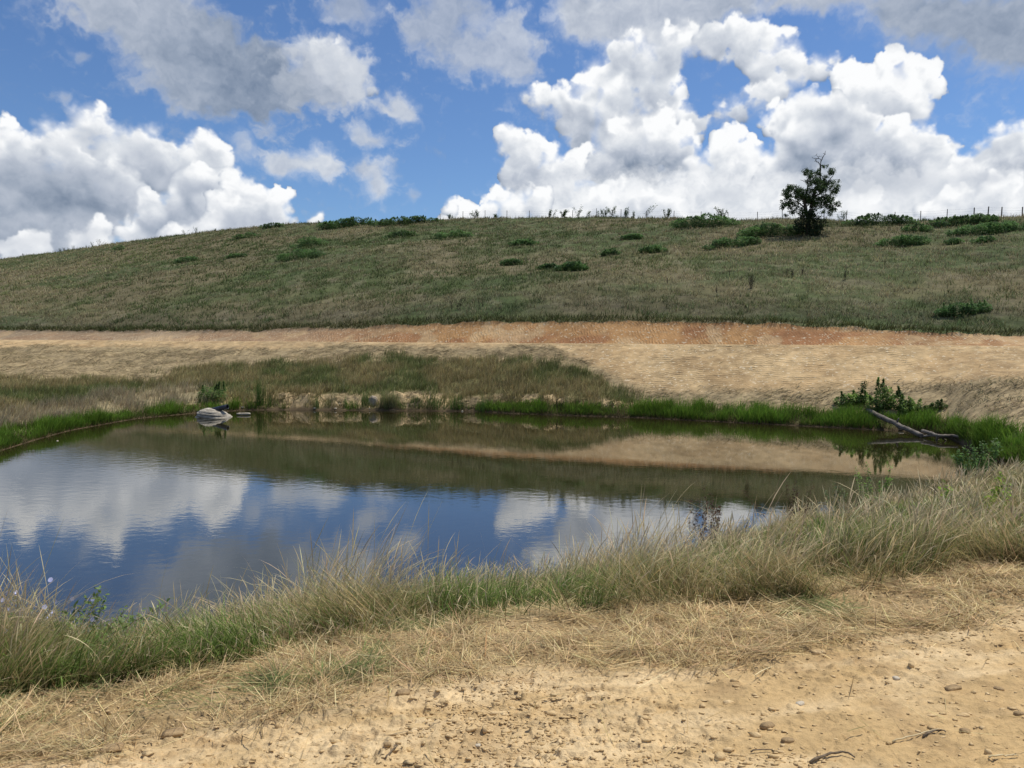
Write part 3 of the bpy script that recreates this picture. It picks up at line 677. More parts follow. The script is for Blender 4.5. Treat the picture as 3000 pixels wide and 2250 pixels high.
def scatter(lo, hi, dens, n, power=0.0, az_lim=40):
    """n roots over rows lo..hi with a chance of dens x area / distance**power; returns points."""
    i = np.arange(lo, hi); P = PT[lo:hi + 1]
    a = np.linalg.norm(np.cross(P[1:, :-1] - P[:-1, :-1], P[:-1, 1:] - P[:-1, :-1]), axis=-1)
    d = np.linalg.norm(P[:-1, :-1] - np.array([0, 0, EYE]), axis=-1)
    w = a * dens / d ** power; w[:, np.abs(AZ[:-1]) > az_lim] = 0; w = np.clip(np.nan_to_num(w), 0, None)
    cw = np.cumsum(w.ravel()); k = np.searchsorted(cw, RNG.random(n) * cw[-1]); k = np.minimum(k, w.size - 1)
    r, c = k // w.shape[1], k % w.shape[1]
    return grid_at(lo + r + RNG.random(n), c + RNG.random(n))
def stuff(name, parts, mat, label):
    v, c, f = merge(parts); o = mesh_obj(name, v, f, mat, col=c); tag(o, label=label, cat='grass', kind='stuff'); return o
def jitter(c, n, amt=.18):
    c = np.broadcast_to(col3(c), (n, 3)) if np.ndim(c) == 1 else c
    return np.clip(c * (1 + RNG.normal(0, amt, (n, 1))) * (1 + RNG.normal(0, .05, (n, 3))), .01, .9)
U_ = RNG.uniform
def field(P, f, seed): return fbm(P[:, 0] * f, P[:, 1] * f, seed, 4)
TAN, PALE, GRN, DKG, THATCH = (.50, .385, .205), (.58, .47, .30), (.115, .165, .04), (.065, .105, .03), (.34, .245, .12)

def near_grass():
    lo, hi = K_EDGE - 26, K_NEAR + 2
    rowk = np.arange(lo, hi)[:, None]
    edge = smooth(K_EDGE - 22, K_EDGE + 8, rowk + 44 * (noise_at(1.5, 501)[lo:hi, :-1] - .5))
    tail = 1 - smooth(K_NEAR - 6, K_NEAR + 2, rowk) * .5
    gm = smooth(.46, .62, noise_at(.85, 511)[lo:hi, :-1])          # where the tufts stay green
    cl = .06 + 1.9 * smooth(.42, .60, noise_at(2.0, 503)[lo:hi, :-1]) * (.4 + .9 * smooth(.35, .6, noise_at(.6, 504)[lo:hi, :-1]))   # tussocks
    parts = []
    wid = lambda P: np.clip(np.hypot(P[:, 0], P[:, 1]) / 6.5, 1, 2.4)
    def lay(P, sd=.8): return 1.4 + (field(P, .55, 505) - .5) * 9.0 + RNG.normal(0, sd, len(P))
    def rim(P): return (1 - .30 * smooth(6.5, 11, np.hypot(P[:, 0], P[:, 1]))) * np.clip((np.hypot(P[:, 0], P[:, 1]) - np.interp(np.degrees(np.arctan2(P[:, 0], P[:, 1])), AZ, r1) + .5) / 1.2, 0, 1)
    # withered leaves: the body of the stand
    n = 78000; P = scatter(lo, hi, edge * tail * cl, n, 1.25)
    c = jitter(MIX(col3((.46, .355, .17)), col3((.25, .225, .09)), RNG.random(n) ** 1.6), n, .36)
    grow = (.42 + 1.1 * smooth(.3, .7, field(P, .8, 507))) * (.55 + .45 * rim(P))
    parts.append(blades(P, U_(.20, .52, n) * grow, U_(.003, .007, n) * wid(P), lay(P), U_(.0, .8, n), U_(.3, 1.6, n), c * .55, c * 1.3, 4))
    # green leaves in tufts
    n = 52000; P = scatter(lo, hi, edge * tail * cl * (.14 + 1.6 * gm), n, 1.25)
    gcol = jitter(MIX(col3((.095, .160, .032)), col3((.17, .225, .06)), RNG.random(n)), n, .3)
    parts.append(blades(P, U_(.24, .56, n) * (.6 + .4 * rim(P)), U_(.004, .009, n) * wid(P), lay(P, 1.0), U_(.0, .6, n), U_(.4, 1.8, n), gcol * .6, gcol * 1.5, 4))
    # seeding stems stand clear of the leaves
    n = 25000; P = scatter(lo, hi, edge * tail * (.1 + cl), n, 1.2)
    L = U_(.36, .70, n) * (.5 + .95 * smooth(.3, .7, field(P, .8, 507))) * (.55 + .45 * rim(P)); tall = RNG.random(n) < .13 * (1 - .7 * smooth(6.5, 10, np.hypot(P[:, 0], P[:, 1]))); L[tall] *= 1.35
    prof = np.array([.60, .55, .5, .46, .42, .40, .8, 1.25, 1.0, 0.0])
    base = jitter(col3((.36, .31, .15)), n, .3); top = jitter(col3((.66, .54, .33)), n, .25)
    parts.append(blades(P, L, U_(.003, .0065, n) * wid(P), lay(P, .9), U_(.0, .4, n), U_(.1, 1.5, n), base * .8, top, 9, prof))
    # stems pushed over by the mower along the edge
    n = 7000; P = scatter(K_EDGE - 14, K_EDGE + 22, np.ones((36, NC - 1)) * smooth(.45, .6, noise_at(.9, 515)[K_EDGE - 14:K_EDGE + 22, :-1]), n, 1.2)
    c = jitter(MIX(col3((.48, .37, .19)), col3((.15, .20, .06)), (RNG.random(n) < .4) * 1.0), n, .3)
    parts.append(blades(P, U_(.35, .8, n), U_(.003, .006, n) * wid(P), np.where(field(P, .4, 517) > .5, 1.9, 4.5) + RNG.normal(0, .35, n), U_(.4, 1.1, n), U_(.1, .6, n), c * .8, c * 1.2, 4))
    stuff('bank_grass', parts, M_GRASS, 'tall seeding dry grass with green tufts along the near edge of the pond')
near_grass()

def straw_mat():
    lo, hi = K_VIS, K_EDGE + 40
    clump = smooth(.36, .60, noise_at(1.9, 521)[lo:hi, :-1]); fine_ = smooth(.40, .62, noise_at(6.0, 522, 3)[lo:hi, :-1])
    dens = np.clip(st, 0, 1)[lo:hi, :-1] ** 1.8 * (.07 + 1.2 * clump * (.25 + fine_)) + .006
    parts = []
    n = 95000; P = scatter(lo, hi, dens, n, 1.0)
    d = np.hypot(P[:, 0], P[:, 1]); wide = np.clip(d / 5, .9, 2)
    azf = 1.25 + (field(P, .9, 523) - .5) * 7.0 + RNG.normal(0, .75, n); azf += math.pi * (RNG.random(n) < .5)
    t = RNG.random(n); c = jitter(MIX(col3((.64, .50, .27)), col3((.30, .20, .09)), smooth(.40, 1, t)), n, .30)
    rk = np.interp(np.degrees(np.arctan2(P[:, 0], P[:, 1])), AZ, r1) - d                # metres in front of the grass
    gmask = (field(P, 1.3, 525) > .60) & (RNG.random(n) < .8) & (rk < .9); c[gmask] = jitter((.17, .205, .075), int(gmask.sum()), .3)
    L = U_(.05, .24, n) * np.where(RNG.random(n) < .12, 1.7, 1)
    P[:, 2] += U_(.0, .035, n) * smooth(.35, .6, field(P, 6.0, 522))
    wdt = U_(.0018, .0042, n) * np.where(RNG.random(n) < .08, 1.8, 1)
    return blades(P, L, wdt * wide, azf, U_(1.32, 1.62, n), U_(-.2, .28, n), c * .9, c * 1.12, 3, np.array([.7, 1, .9, .4]), spin=RNG.normal(0, .5, n))
stuff('mown_straw', [straw_mat()], M_GRASS, 'flattened mown straw strewn over the bare clay in front of the grass')

def far_bank_grass():
    global REG
    Uf, Vf = UU[FB], VV[FB]; clear = smooth(6, 16, np.abs(Vf - np.interp(Uf, [2540, 2700, 2760, 2830], [1222, 1282, 1284, 1300])) + 60 * ((Uf < 2530) | (Uf > 2850)))
    REG = tuple(q * (.04 + .96 * clear) for q in REG)
    lo, hi = K_FAR + 2, K_CREST - 1
    bare_, straw_, stand_, pale_, green_ = (q[2:K_CREST - 1 - K_FAR, :-1] for q in REG)
    tuft = .2 + 1.5 * smooth(.35, .62, noise_at(1.4, 541)[lo:hi, :-1])
    parts = []
    n = 80000; P = scatter(lo, hi, stand_ * (.5 + .7 * tuft), n, .8); d = P[:, 1]
    g = smooth(.40, .62, field(P, .33, 543)); c = jitter(MIX(col3((.36, .29, .135)), col3((.15, .18, .06)), np.clip(g + RNG.normal(0, .25, n), 0, 1)), n, .22)
    parts.append(blades(P, U_(.22, .60, n), U_(.014, .032, n), RNG.normal(1.2, 1.3, n), U_(0, .5, n), U_(.1, 1.1, n), c * .7, c * 1.35, 2))
    n = 14000; P = scatter(lo, hi, pale_ * tuft + .03 * stand_ * tuft, n, .6); c = jitter((.50, .42, .26), n, .18)
    parts.append(blades(P, U_(.35, .7, n), U_(.014, .028, n), RNG.normal(1.3, 1., n), U_(0, .4, n), U_(.1, .9, n), c * .6, c * 1.05, 2))
    stuff('rough_grass', parts, M_FAR, 'rough standing grass on the far bank between the pond and the mown straw')
    n = 52000; P = scatter(lo - 1, hi, np.concatenate([green_[:1], green_]) * (.25 + 1.3 * smooth(.3, .55, noise_at(.9, 545)[lo - 1:hi, :-1])), n, .8)
    c = jitter(MIX(col3((.115, .225, .028)), col3((.20, .32, .042)), RNG.random(n)), n, .2)
    parts = [blades(P, U_(.28, .62, n) * (.6 + .8 * smooth(.3, .7, field(P, .7, 547))), U_(.012, .028, n), RNG.normal(1.6, 1.6, n), U_(0, .45, n), U_(.1, 1.0, n), c * .62, c * 1.15, 2)]
    n = 22000; P = scatter(lo - 2, lo + 11, (.5 * smooth(.40, .56, noise_at(.6, 549)[lo - 2:lo + 11, :-1]) + np.concatenate([green_[:1], green_[:1], green_])[:13]), n, .8); c = jitter(MIX(col3((.17, .12, .06)), col3((.10, .12, .035)), RNG.random(n)), n, .25)      # dead skirts by the waterline
    parts.append(blades(P, U_(.12, .34, n), U_(.012, .024, n), U_(0, 6.28, n), U_(.2, 1.0, n), U_(.2, 1.0, n), c * .7, c, 2))
    stuff('shore_grass', parts, M_FAR, 'bright green lush grass fringing the far waterline of the pond')
    n = 36000; P = scatter(lo, hi, straw_ * (.4 + 1.1 * smooth(.40, .62, noise_at(.9, 551)[lo:hi, :-1])) + bare_ * .05 * smooth(.5, .7, noise_at(.5, 553)[lo:hi, :-1]), n, .6)
    t = RNG.random(n); c = jitter(MIX(col3((.37, .295, .175)), col3((.14, .13, .065)), smooth(.30, .9, t + 1.0 * (field(P, .5, 555) - .5))), n, .2)
    P[:, 2] += .01
    stuff('cut_straw', [blades(P, U_(.25, .6, n), U_(.016, .04, n), 1.35 + RNG.normal(0, .45, n) + math.pi * (RNG.random(n) < .4), U_(1.0, 1.5, n), U_(0, .5, n), c * .85, c * 1.1, 2)], M_FAR, 'mown grass lying in swathes on the far embankment')
far_bank_grass()

def hill_grass():
    lo, hi = K_CUT, K_HILL + 4
    parts = []
    n = 190000; P = scatter(lo, hi, .25 + 1.3 * smooth(.40, .6, noise_at(.9, 561)[lo:hi, :-1]), n, .9)
    d = P[:, 1]; g = .5 + .55 * (field(P, .06, 563) - .5) + .75 * (field(P, .55, 565) - .5)
    c = jitter(MIX(col3((.35, .305, .17)), col3((.125, .170, .058)), np.clip(smooth(.40, .60, g) + RNG.normal(0, .25, n), 0, 1)), n, .32)
    pr = smooth(.5, .66, field(P, .045, 567)); c = MIX(c, c * 1.25 + col3((.04, .02, .015)), pr)
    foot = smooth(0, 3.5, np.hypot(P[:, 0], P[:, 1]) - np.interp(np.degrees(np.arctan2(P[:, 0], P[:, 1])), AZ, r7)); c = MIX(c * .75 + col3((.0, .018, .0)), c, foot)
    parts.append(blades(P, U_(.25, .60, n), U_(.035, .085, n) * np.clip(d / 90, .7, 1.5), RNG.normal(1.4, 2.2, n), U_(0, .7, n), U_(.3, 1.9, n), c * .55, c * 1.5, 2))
    # seeding skyline and the overhanging lip above the cut
    n = 5000; P = scatter(K_HILL - 8, K_HILL + 3, np.ones((11, NC - 1)), n, 0); c = jitter((.24, .20, .13), n)
    parts.append(blades(P, U_(.3, .85, n), U_(.018, .035, n), RNG.normal(1.2, 1.2, n), U_(0, .3, n), U_(0, .7, n), c * .8, c, 2))
    n = 9000; P = scatter(K_CUT - 1, K_CUT + 4, np.ones((5, NC - 1)), n, 0); c = jitter((.11, .125, .05), n, .3)
    parts.append(blades(P, U_(.3, .6, n), U_(.03, .06, n), math.pi + RNG.normal(0, .8, n), U_(.2, .9, n), U_(.3, 1.4, n), c * .6, c * 1.2, 2))
    stuff('hill_grass', parts, M_FAR, 'dull olive and tan pasture grass covering the shaded hillside')
hill_grass()

# ================================================================= builders for the single things
R = random.Random(77)
M_BARK = solid_mat('grey_bark', (.05, .043, .035), (.11, .095, .08), 6, .03, .9, (1, 1, .25))
M_LOG = solid_mat('weathered_wood', (.07, .06, .048), (.23, .20, .165), 5, .02, .85, (.3, 1, 1))
M_STONE = solid_mat('grey_stone', (.20, .17, .13), (.66, .60, .49), 3.4, .12, .9, (.6, .6, 6))
M_STONE2 = solid_mat('brown_stone', (.25, .20, .15), (.50, .43, .34), 4, .04, .9)
M_PALE = solid_mat('pale_stone', (.44, .37, .27), (.60, .53, .41), 9, .01, .85)
M_PIPE = solid_mat('black_plastic', (.010, .013, .022), (.022, .028, .042), 4, .002, .38, spec=.5)
M_POST = solid_mat('fence_wood', (.06, .05, .042), (.15, .125, .10), 8, .01, .9, (1, 1, .2))
M_WIRE = solid_mat('wire', (.12, .12, .12), (.2, .19, .18), 9, .0, .5)
M_CLOD = solid_mat('dry_clay', (.50, .345, .165), (.66, .49, .27), 14, .012, .95)
M_DARKCLOD = solid_mat('dark_sod', (.22, .15, .08), (.48, .34, .18), 16, .012, .95)
M_TWIG = solid_mat('dead_twig', (.10, .075, .05), (.22, .17, .115), 30, .003, .9)
M_PETAL = solid_mat('chicory_petal', (.50, .52, .78), (.66, .68, .88), 20, .0, .7)

def tube(pts, rad, sides=8, rough=0.0, cap=True):
    pts = np.asarray(pts, float); n = len(pts); t = np.gradient(pts, axis=0); t /= np.linalg.norm(t, axis=1)[:, None] + 1e-9
    up = np.array([.13, .21, 1.0]); up = np.broadcast_to(up, t.shape); a = np.cross(t, up)
    bad = np.linalg.norm(a, axis=1) < .1; a[bad] = np.cross(t[bad], [1, 0, 0]); a /= np.linalg.norm(a, axis=1)[:, None]; b = np.cross(t, a)
    th = np.arange(sides) / sides * 2 * math.pi; r = np.asarray(rad, float)[:, None] * (1 + rough * RNG.normal(0, 1, (n, sides)))
    V = pts[:, None] + (a[:, None] * np.cos(th)[None, :, None] + b[:, None] * np.sin(th)[None, :, None]) * r[..., None]
    i = np.arange(n - 1)[:, None] * sides + np.arange(sides)[None]; j = np.arange(n - 1)[:, None] * sides + (np.arange(sides)[None] + 1) % sides
    Q = np.stack([i, j, j + sides, i + sides], -1).reshape(-1, 4); V = V.reshape(-1, 3)
    if cap:
        V = np.concatenate([V, pts[:1], pts[-1:]]); k = n * sides; m = np.arange(sides)
        T = np.concatenate([np.stack([np.full(sides, k), (m + 1) % sides, m], -1), np.stack([np.full(sides, k + 1), (n - 1) * sides + m, (n - 1) * sides + (m + 1) % sides], -1)])
        return V, [Q, T]
    return V, [Q]
def join(shapes):
    V, Q, T, k = [], [], [], 0
    for v, fl in shapes:
        V.append(v)
        for f in fl: (Q if f.shape[1] == 4 else T).append(f + k)
        k += len(v)
    return np.concatenate(V), ([np.concatenate(Q)] if Q else []) + ([np.concatenate(T)] if T else [])
def wander(a, b, n, wob):
    a, b = np.array(a, float), np.array(b, float); s = np.linspace(0, 1, n)[:, None]
    w = RNG.normal(0, wob, (n, 3)); w[0] = w[-1] = 0; w = (w + np.roll(w, 1, 0) + np.roll(w, -1, 0)) / 2; w[0] = w[-1] = 0
    return a + (b - a) * s + w
def leaves(ctr, size, col, droop=.35, aspect=.55, clump=None):
    """Leaf blades: a folded diamond of two triangles each, facing every way with a bias to the light."""
    n = len(ctr); az = RNG.uniform(0, 2 * math.pi, n); pit = RNG.normal(-droop, .55, n)
    d = np.stack([np.sin(az) * np.cos(pit), np.cos(az) * np.cos(pit), np.sin(pit)], -1)
    s = np.cross(d, np.array([0, 0, 1.0]) + RNG.normal(0, .45, (n, 3))); s /= np.linalg.norm(s, axis=1)[:, None] + 1e-9
    up = np.cross(s, d); l = size[:, None]
    P = np.stack([ctr - d * l * .5, ctr + s * l * aspect * .5 + up * l * .08, ctr + d * l * .5, ctr - s * l * aspect * .5 + up * l * .08], 1)
    b = np.arange(n)[:, None] * 4; F = np.concatenate([b + [[0, 1, 2]], b + [[0, 2, 3]]])
    return P.reshape(-1, 3), np.repeat(col, 4, 0), [F]
def lobes_fill(lobes, n, shell=.55):
    """Points through ellipsoid lobes (centre, radii), denser near their skins."""
    w = np.array([l[1][0] * l[1][1] * l[1][2] for l in lobes]) ** .72; k = RNG.choice(len(lobes), n, p=w / w.sum())
    v = RNG.normal(0, 1, (n, 3)); v /= np.linalg.norm(v, axis=1)[:, None]; r = (RNG.random(n) * (1 - shell ** 3) + shell ** 3) ** (1 / 3)
    c = np.array([l[0] for l in lobes])[k]; s = np.array([l[1] for l in lobes])[k]; return c + v * r[:, None] * s
BRIGHT, DEEP = (.085, .150, .035), (.045, .085, .025)
def shrub(name, label, cat, group, u, v, wpx, hpx, n, leaf, c0=DEEP, c1=BRIGHT, flat=.6, spiky=.25, stems=False, back=1.0, lo=None, parts=True):
    """A bush whose foot shows at picture point (u, v), wpx wide and hpx high there."""
    p = at_pixel(u, v, lo); k = p[1] / FPX; w, h = wpx * k, hpx * k
    p = p + np.array([0, .25 * w * back * .5, 0]); p[2] = ground_z(p[0], p[1])
    lob = []
    m = max(4, int(w / max(h, .15) * 2.0))
    for i in range(m):
        q = (i + .5) / m * 2 - 1 + R.uniform(-.12, .12); hh = h * (1 - abs(q) ** 2.4 * flat) * (R.uniform(.78, .98) if p[1] > 60 else R.uniform(.62, .95))
        cx, cy = p[0] + q * w * .5, p[1] + R.uniform(-.22, .22) * w * back * .6
        lob.append(((cx, cy, ground_z(cx, cy) + hh * .45), (w / m * (R.uniform(1.0, 1.4) if p[1] > 60 else R.uniform(.75, 1.1)) + .05, w / m * 1.1 * back + .12, hh * .56)))
    pts = lobes_fill(lob, int(n * (1 - spiky)))
    sh = []; far_ = p[1] > 60
    for i in range(max(3, int(m * (3.5 if far_ else 1.4)))):                      # shoots that stand out of the outline
        l = R.choice(lob); b = np.array(l[0]) + [R.uniform(-.6, .6) * l[1][0], R.uniform(-.5, .5) * l[1][1], l[1][2] * .6]
        tip = b + np.array([R.uniform(-.15, .15) * h, R.uniform(-.1, .1) * h, h * R.uniform(.08, .24) if far_ else h * R.uniform(.2, .5)]); sh.append((b, tip))
    ns = int(n * spiky); kk = RNG.integers(0, len(sh), ns); t = RNG.random((ns, 1)) ** .8
    A_, B_ = np.array([q[0] for q in sh])[kk], np.array([q[1] for q in sh])[kk]
    pts = np.concatenate([pts, A_ + (B_ - A_) * t + RNG.normal(0, leaf * .5, (ns, 3)) * (1.1 - t)])
    c = MIX(col3(c0), col3(c1), smooth(.35, .65, fbm(pts[:, 0] * 1.3 / max(w, .8) * 4, pts[:, 2] * 3 / max(h, .3) * 1.2, R.randint(0, 999), 3)))
    c = jitter(c, len(pts), .2)
    V, Cc, F = leaves(pts, leaf * U_(.7, 1.35, len(pts)), c, .1)
    if not parts:
        o = mesh_obj(name, V, F, M_LEAF, col=Cc, origin=p); return tag(o, label, cat, group)
    e = empty(name, p); tag(e, label, cat, group)
    mesh_obj('foliage', V, F, M_LEAF, e, col=Cc)
    st_ = [tube(wander((l[0][0] * .35 + p[0] * .65, l[0][1] * .35 + p[1] * .65, ground_z(l[0][0] * .35 + p[0] * .65, l[0][1] * .35 + p[1] * .65) - .05), (l[0][0], l[0][1], l[0][2] + l[1][2] * .6), 5, .04), np.linspace(.02, .006, 5) * max(1, h), 5) for l in lob[:7]]
    sv, sf = join(st_); mesh_obj('stems', sv, sf, M_BARK, e); return e

# ---------------------------------------------------------------- the lone tree
def build_tree():
    base = at_pixel(2368, 690, K_CUT); k = base[1] / FPX / 5.528                # metres for a pixel of the enlarged detail
    base[2] -= .1
    def T(x, y, d=0): return (base[0] + (x - 650) * k, base[1] + d, base[2] + (1440 - y) * k)
    e = empty('tree', base); tag(e, 'lone dark broadleaf tree with a bare dead top standing near the hill crest', 'tree')
    def limb(pts, r0, r1, sides=8):
        P = np.array([T(*q) for q in pts]); s = np.linspace(0, 1, len(P)); ss = np.linspace(0, 1, len(P) * 5)
        Q = np.stack([np.interp(ss, s, P[:, i]) for i in range(3)], -1); w = RNG.normal(0, .03, Q.shape); w[0] = 0; Q[1:-1] = (Q[:-2] + Q[1:-1] * 2 + Q[2:]) / 4
        return tube(Q + w, np.linspace(r0, r1, len(Q)), sides, .04)
    tr = [limb([(640, 1470), (640, 1300), (640, 1130)], .34, .24, 10), limb([(632, 1150, -.05), (590, 1010, -.1), (555, 890, -.3), (520, 760, -.5)], .20, .10), limb([(645, 1150), (690, 980, .1), (710, 860, .15), (740, 720, .1), (800, 600, 0)], .24, .13),
          limb([(636, 1120, .1), (610, 960, .35), (620, 800, .5), (650, 650, .5), (640, 520, .5)], .18, .06)]
    v, f = join(tr); mesh_obj('trunk', v, f, M_BARK, e)
    for pts, r0, r1 in (([(556, 900, -.3), (470, 800, -.6), (380, 730, -.9), (300, 690, -1.)], .09, .03), ([(590, 1010, -.1), (470, 930, -.6), (330, 880, -1.), (230, 960, -1.1)], .09, .03), ([(700, 930, .1), (820, 820, .5), (950, 800, .8), (1050, 900, .9)], .10, .03),
                        ([(720, 840, .15), (860, 700, -.4), (940, 560, -.7), (1000, 440, -.7)], .10, .03), ([(650, 650, .5), (740, 540, .3), (690, 490, .2), (630, 440, .1)], .06, .02), ([(640, 600, .5), (600, 550, .6), (525, 530, .6)], .05, .015), ([(700, 980, .1), (800, 960, -.6), (930, 960, -1.), (1060, 990, -1.)], .07, .02)):
        v, f = limb(pts, r0, r1, 6); mesh_obj('limb', v, f, M_BARK, e)
    dead = [limb([(800, 610), (820, 500), (815, 400), (808, 310)], .13, .08), limb([(808, 312), (835, 230), (850, 190), (880, 150), (893, 95)], .06, .02, 6), limb([(808, 312), (775, 270), (735, 255), (750, 215), (790, 212), (830, 240)], .05, .025, 6),
            limb([(745, 215), (700, 205), (670, 190)], .03, .012, 5), limb([(790, 212), (770, 185), (745, 160), (755, 130)], .025, .01, 5), limb([(745, 160), (710, 170)], .015, .008, 5), limb([(770, 185), (800, 180), (845, 190)], .02, .01, 5), limb([(735, 258), (712, 262)], .02, .01, 5), limb([(880, 150), (850, 130)], .02, .008, 5), limb([(835, 230), (800, 262)], .02, .01, 5),
            limb([(812, 330), (860, 330), (900, 320), (950, 330)], .03, .01, 5), limb([(860, 330), (880, 300)], .015, .008, 5), limb([(815, 350), (850, 350), (875, 345)], .02, .01, 5)]
    v, f = join(dead); mesh_obj('dead_top', v, f, M_BARK, e)['label'] = 'bare dead leader rising above the crown'
    L = [(340, 740, 100), (420, 720, 80), (460, 800, 110), (330, 880, 95), (260, 800, 60), (250, 960, 55), (215, 1000, 30), (420, 950, 100), (480, 1060, 70), (290, 1110, 32), (370, 1060, 55), (400, 650, 50), (300, 700, 60), (540, 700, 60),
         (640, 700, 110), (720, 800, 130), (620, 850, 110), (560, 780, 90), (790, 740, 90), (720, 900, 90), (560, 1080, 60), (620, 400, 55), (600, 440, 50), (630, 500, 60), (600, 580, 45), (660, 610, 75), (740, 440, 55), (780, 470, 45), (720, 560, 70), (690, 430, 40),
         (950, 430, 60), (1020, 430, 45), (930, 500, 60), (920, 580, 70), (1010, 580, 60), (860, 560, 50), (1060, 580, 30), (860, 650, 85), (960, 720, 100), (1010, 840, 95), (900, 860, 100), (1070, 950, 60), (940, 950, 90), (850, 930, 80), (1040, 750, 50), (820, 1070, 40), (830, 1130, 25), (940, 1070, 45), (1040, 1085, 30), (1105, 1010, 35), (760, 1010, 50), (740, 1090, 60), (690, 1080, 50), (1000, 1000, 60), (550, 1130, 60), (870, 320, 14), (930, 325, 16), (860, 345, 12)]
    lob = []
    for (x, y, r) in L:
        dep = R.uniform(-1, 1) * (1.9 if r > 60 else 1.2)
        if (x - 700) ** 2 + (y - 800) ** 2 > 300 ** 2: dep *= .7
        lob.append((T(x, y, dep), (r * k * 1.0, r * k * 1.15, r * k * .85)))
    # each lobe carries a score of leaf sprays with air between them
    c = []
    for ctr, s in lob:
        for _ in range(max(3, int(s[0] * s[0] * 120))): 
            v = RNG.normal(0, 1, 3); v /= np.linalg.norm(v); c.append(np.array(ctr) + v * np.array(s) * RNG.uniform(.2, 1.0) ** .6)
    c = np.array(c); m = 14; pts = np.repeat(c, m, 0) + RNG.normal(0, .105, (len(c) * m, 3)) * [1, 1, .8]
    col = jitter(MIX(col3((.045, .080, .032)), col3((.095, .150, .05)), RNG.random(len(pts))), len(pts), .2)
    V, Cc, F = leaves(pts, U_(.09, .20, len(pts)), col, .55, .6); mesh_obj('crown', V, F, M_LEAF, e, col=Cc)
    lob = [(T(x, y, R.uniform(-.9, .5)), (r * k, r * k, r * k * .8)) for (x, y, r) in ((520, 1220, 90), (620, 1190, 90), (720, 1200, 90), (820, 1230, 80), (500, 1310, 80), (600, 1300, 100), (700, 1310, 100), (800, 1320, 90), (850, 1300, 60), (560, 1380, 60), (660, 1400, 90), (760, 1420, 80), (720, 1450, 60), (460, 1260, 50), (620, 1120, 60), (700, 1130, 60))]
    pts = lobes_fill(lob, 3800, .3) + RNG.normal(0, .20, (3800, 3)); col = jitter(MIX(col3((.030, .050, .024)), col3((.055, .085, .035)), RNG.random(len(pts))), len(pts), .2)
    V, Cc, F = leaves(pts, U_(.12, .26, len(pts)), col, .5, .6); mesh_obj('skirt_foliage', V, F, M_LEAF, e, col=Cc)
build_tree()

# ---------------------------------------------------------------- brush on the hill (u, v, width, height, leaves, leaf size, label)
G_H = 'brush patches scattered over the hillside'
BR2, DP2 = (.20, .34, .11), (.12, .21, .075)
for (u, v, w, h, n, lf, lb, nm) in (
    (1012, 667, 165, 32, 3600, .20, 'leafy bright green bramble thicket at the left end of the crest brush', 'thicket'),
    (1188, 661, 180, 26, 3600, .18, 'long low dark green thicket on the skyline beside the first fence post', 'thicket'),
    (795, 668, 68, 16, 1000, .17, 'small rounded bush on the skyline left of the crest thicket', 'bush'),
    (715, 698, 88, 16, 1100, .16, 'flat green patch just below the small skyline bush', 'bush'),
    (880, 762, 130, 34, 1900, .15, 'broad bright green weed patch on the slope under the bramble thicket', 'bush'),
    (905, 722, 90, 28, 1300, .15, 'green weed clump just above the broad slope patch', 'bush'),
    (1172, 696, 92, 20, 1300, .16, 'dark low bush under the long skyline thicket', 'bush'),
    (1322, 698, 116, 24, 1300, .15, 'wide soft green bush below the fence where the posts begin', 'bush'),
    (1532, 719, 72, 20, 1100, .15, 'oval green bush in mid slope under the sparse saplings', 'bush'),
    (1496, 777, 52, 20, 900, .15, 'compact dark bush left of the twin low bushes', 'bush'),
    (1608, 788, 52, 18, 900, .15, 'smaller dark bush of the twin low bushes in mid slope', 'bush'),
    (1676, 794, 72, 30, 1500, .16, 'larger leafy bush of the twin low bushes in mid slope', 'bush'),
    (1852, 702, 58, 18, 900, .15, 'little green bush with a tuft, under the forked sapling', 'bush'),
    (1788, 748, 46, 20, 800, .15, 'dark round bush right of a yellowish weed patch', 'bush'),
    (1910, 742, 66, 22, 1000, .15, 'grey green bush halfway between the twin bushes and the tree', 'bush'),
    (2062, 668, 180, 40, 3200, .17, 'dense clipped-looking thicket on the skyline left of the tree', 'thicket'),
    (2262, 694, 170, 42, 3400, .16, 'bright green brush mass at the left foot of the tree', 'thicket'),
    (2150, 724, 150, 30, 2200, .15, 'ragged green brush trailing down the slope left of the tree', 'bush'),
    (2588, 662, 200, 36, 3600, .16, 'long dark thicket on the skyline just right of the tree', 'thicket'),
    (2834, 660, 200, 32, 3400, .16, 'long dark thicket on the skyline before the two thick posts', 'thicket'),
    (2690, 680, 74, 26, 1300, .14, 'yellow green rounded bush between the two right-hand skyline thickets', 'bush'),
    (2905, 688, 210, 36, 3200, .15, 'wide bright green bush mass below the rightmost posts', 'thicket'),
    (2650, 722, 150, 34, 2400, .14, 'loose green bush low on the slope right of the tree', 'bush'),
    (2796, 716, 50, 18, 700, .13, 'tiny grey green bush beside the loose low bush', 'bush'),
    (2884, 712, 60, 20, 900, .13, 'small bush under the wide bush mass at the frame edge', 'bush'),
    (2830, 925, 160, 44, 2200, .11, 'bright green weed patch low on the hill above the cut bank', 'bush'),
    (545, 768, 70, 18, 900, .14, 'pale green weed patch on the upper left slope', 'bush'),
    (690, 756, 60, 14, 700, .14, 'faint green weed patch between two larger ones on the left slope', 'bush'),
    (345, 735, 34, 18, 600, .13, 'lone green bush on the left ridge below the spiky weeds', 'bush')):
    dk = lb.find('dark') >= 0
    sky_ = 'skyline' in lb or 'crest' in lb
    shrub(nm, lb, 'bush', G_H, u, v, w, h * 1.05, int(n * 2.0), lf * 1.15, (.10, .17, .065) if dk else DP2, (.17, .28, .09) if dk else BR2, .6, .22 if sky_ else .10, back=.5, lo=K_CUT, parts=False)

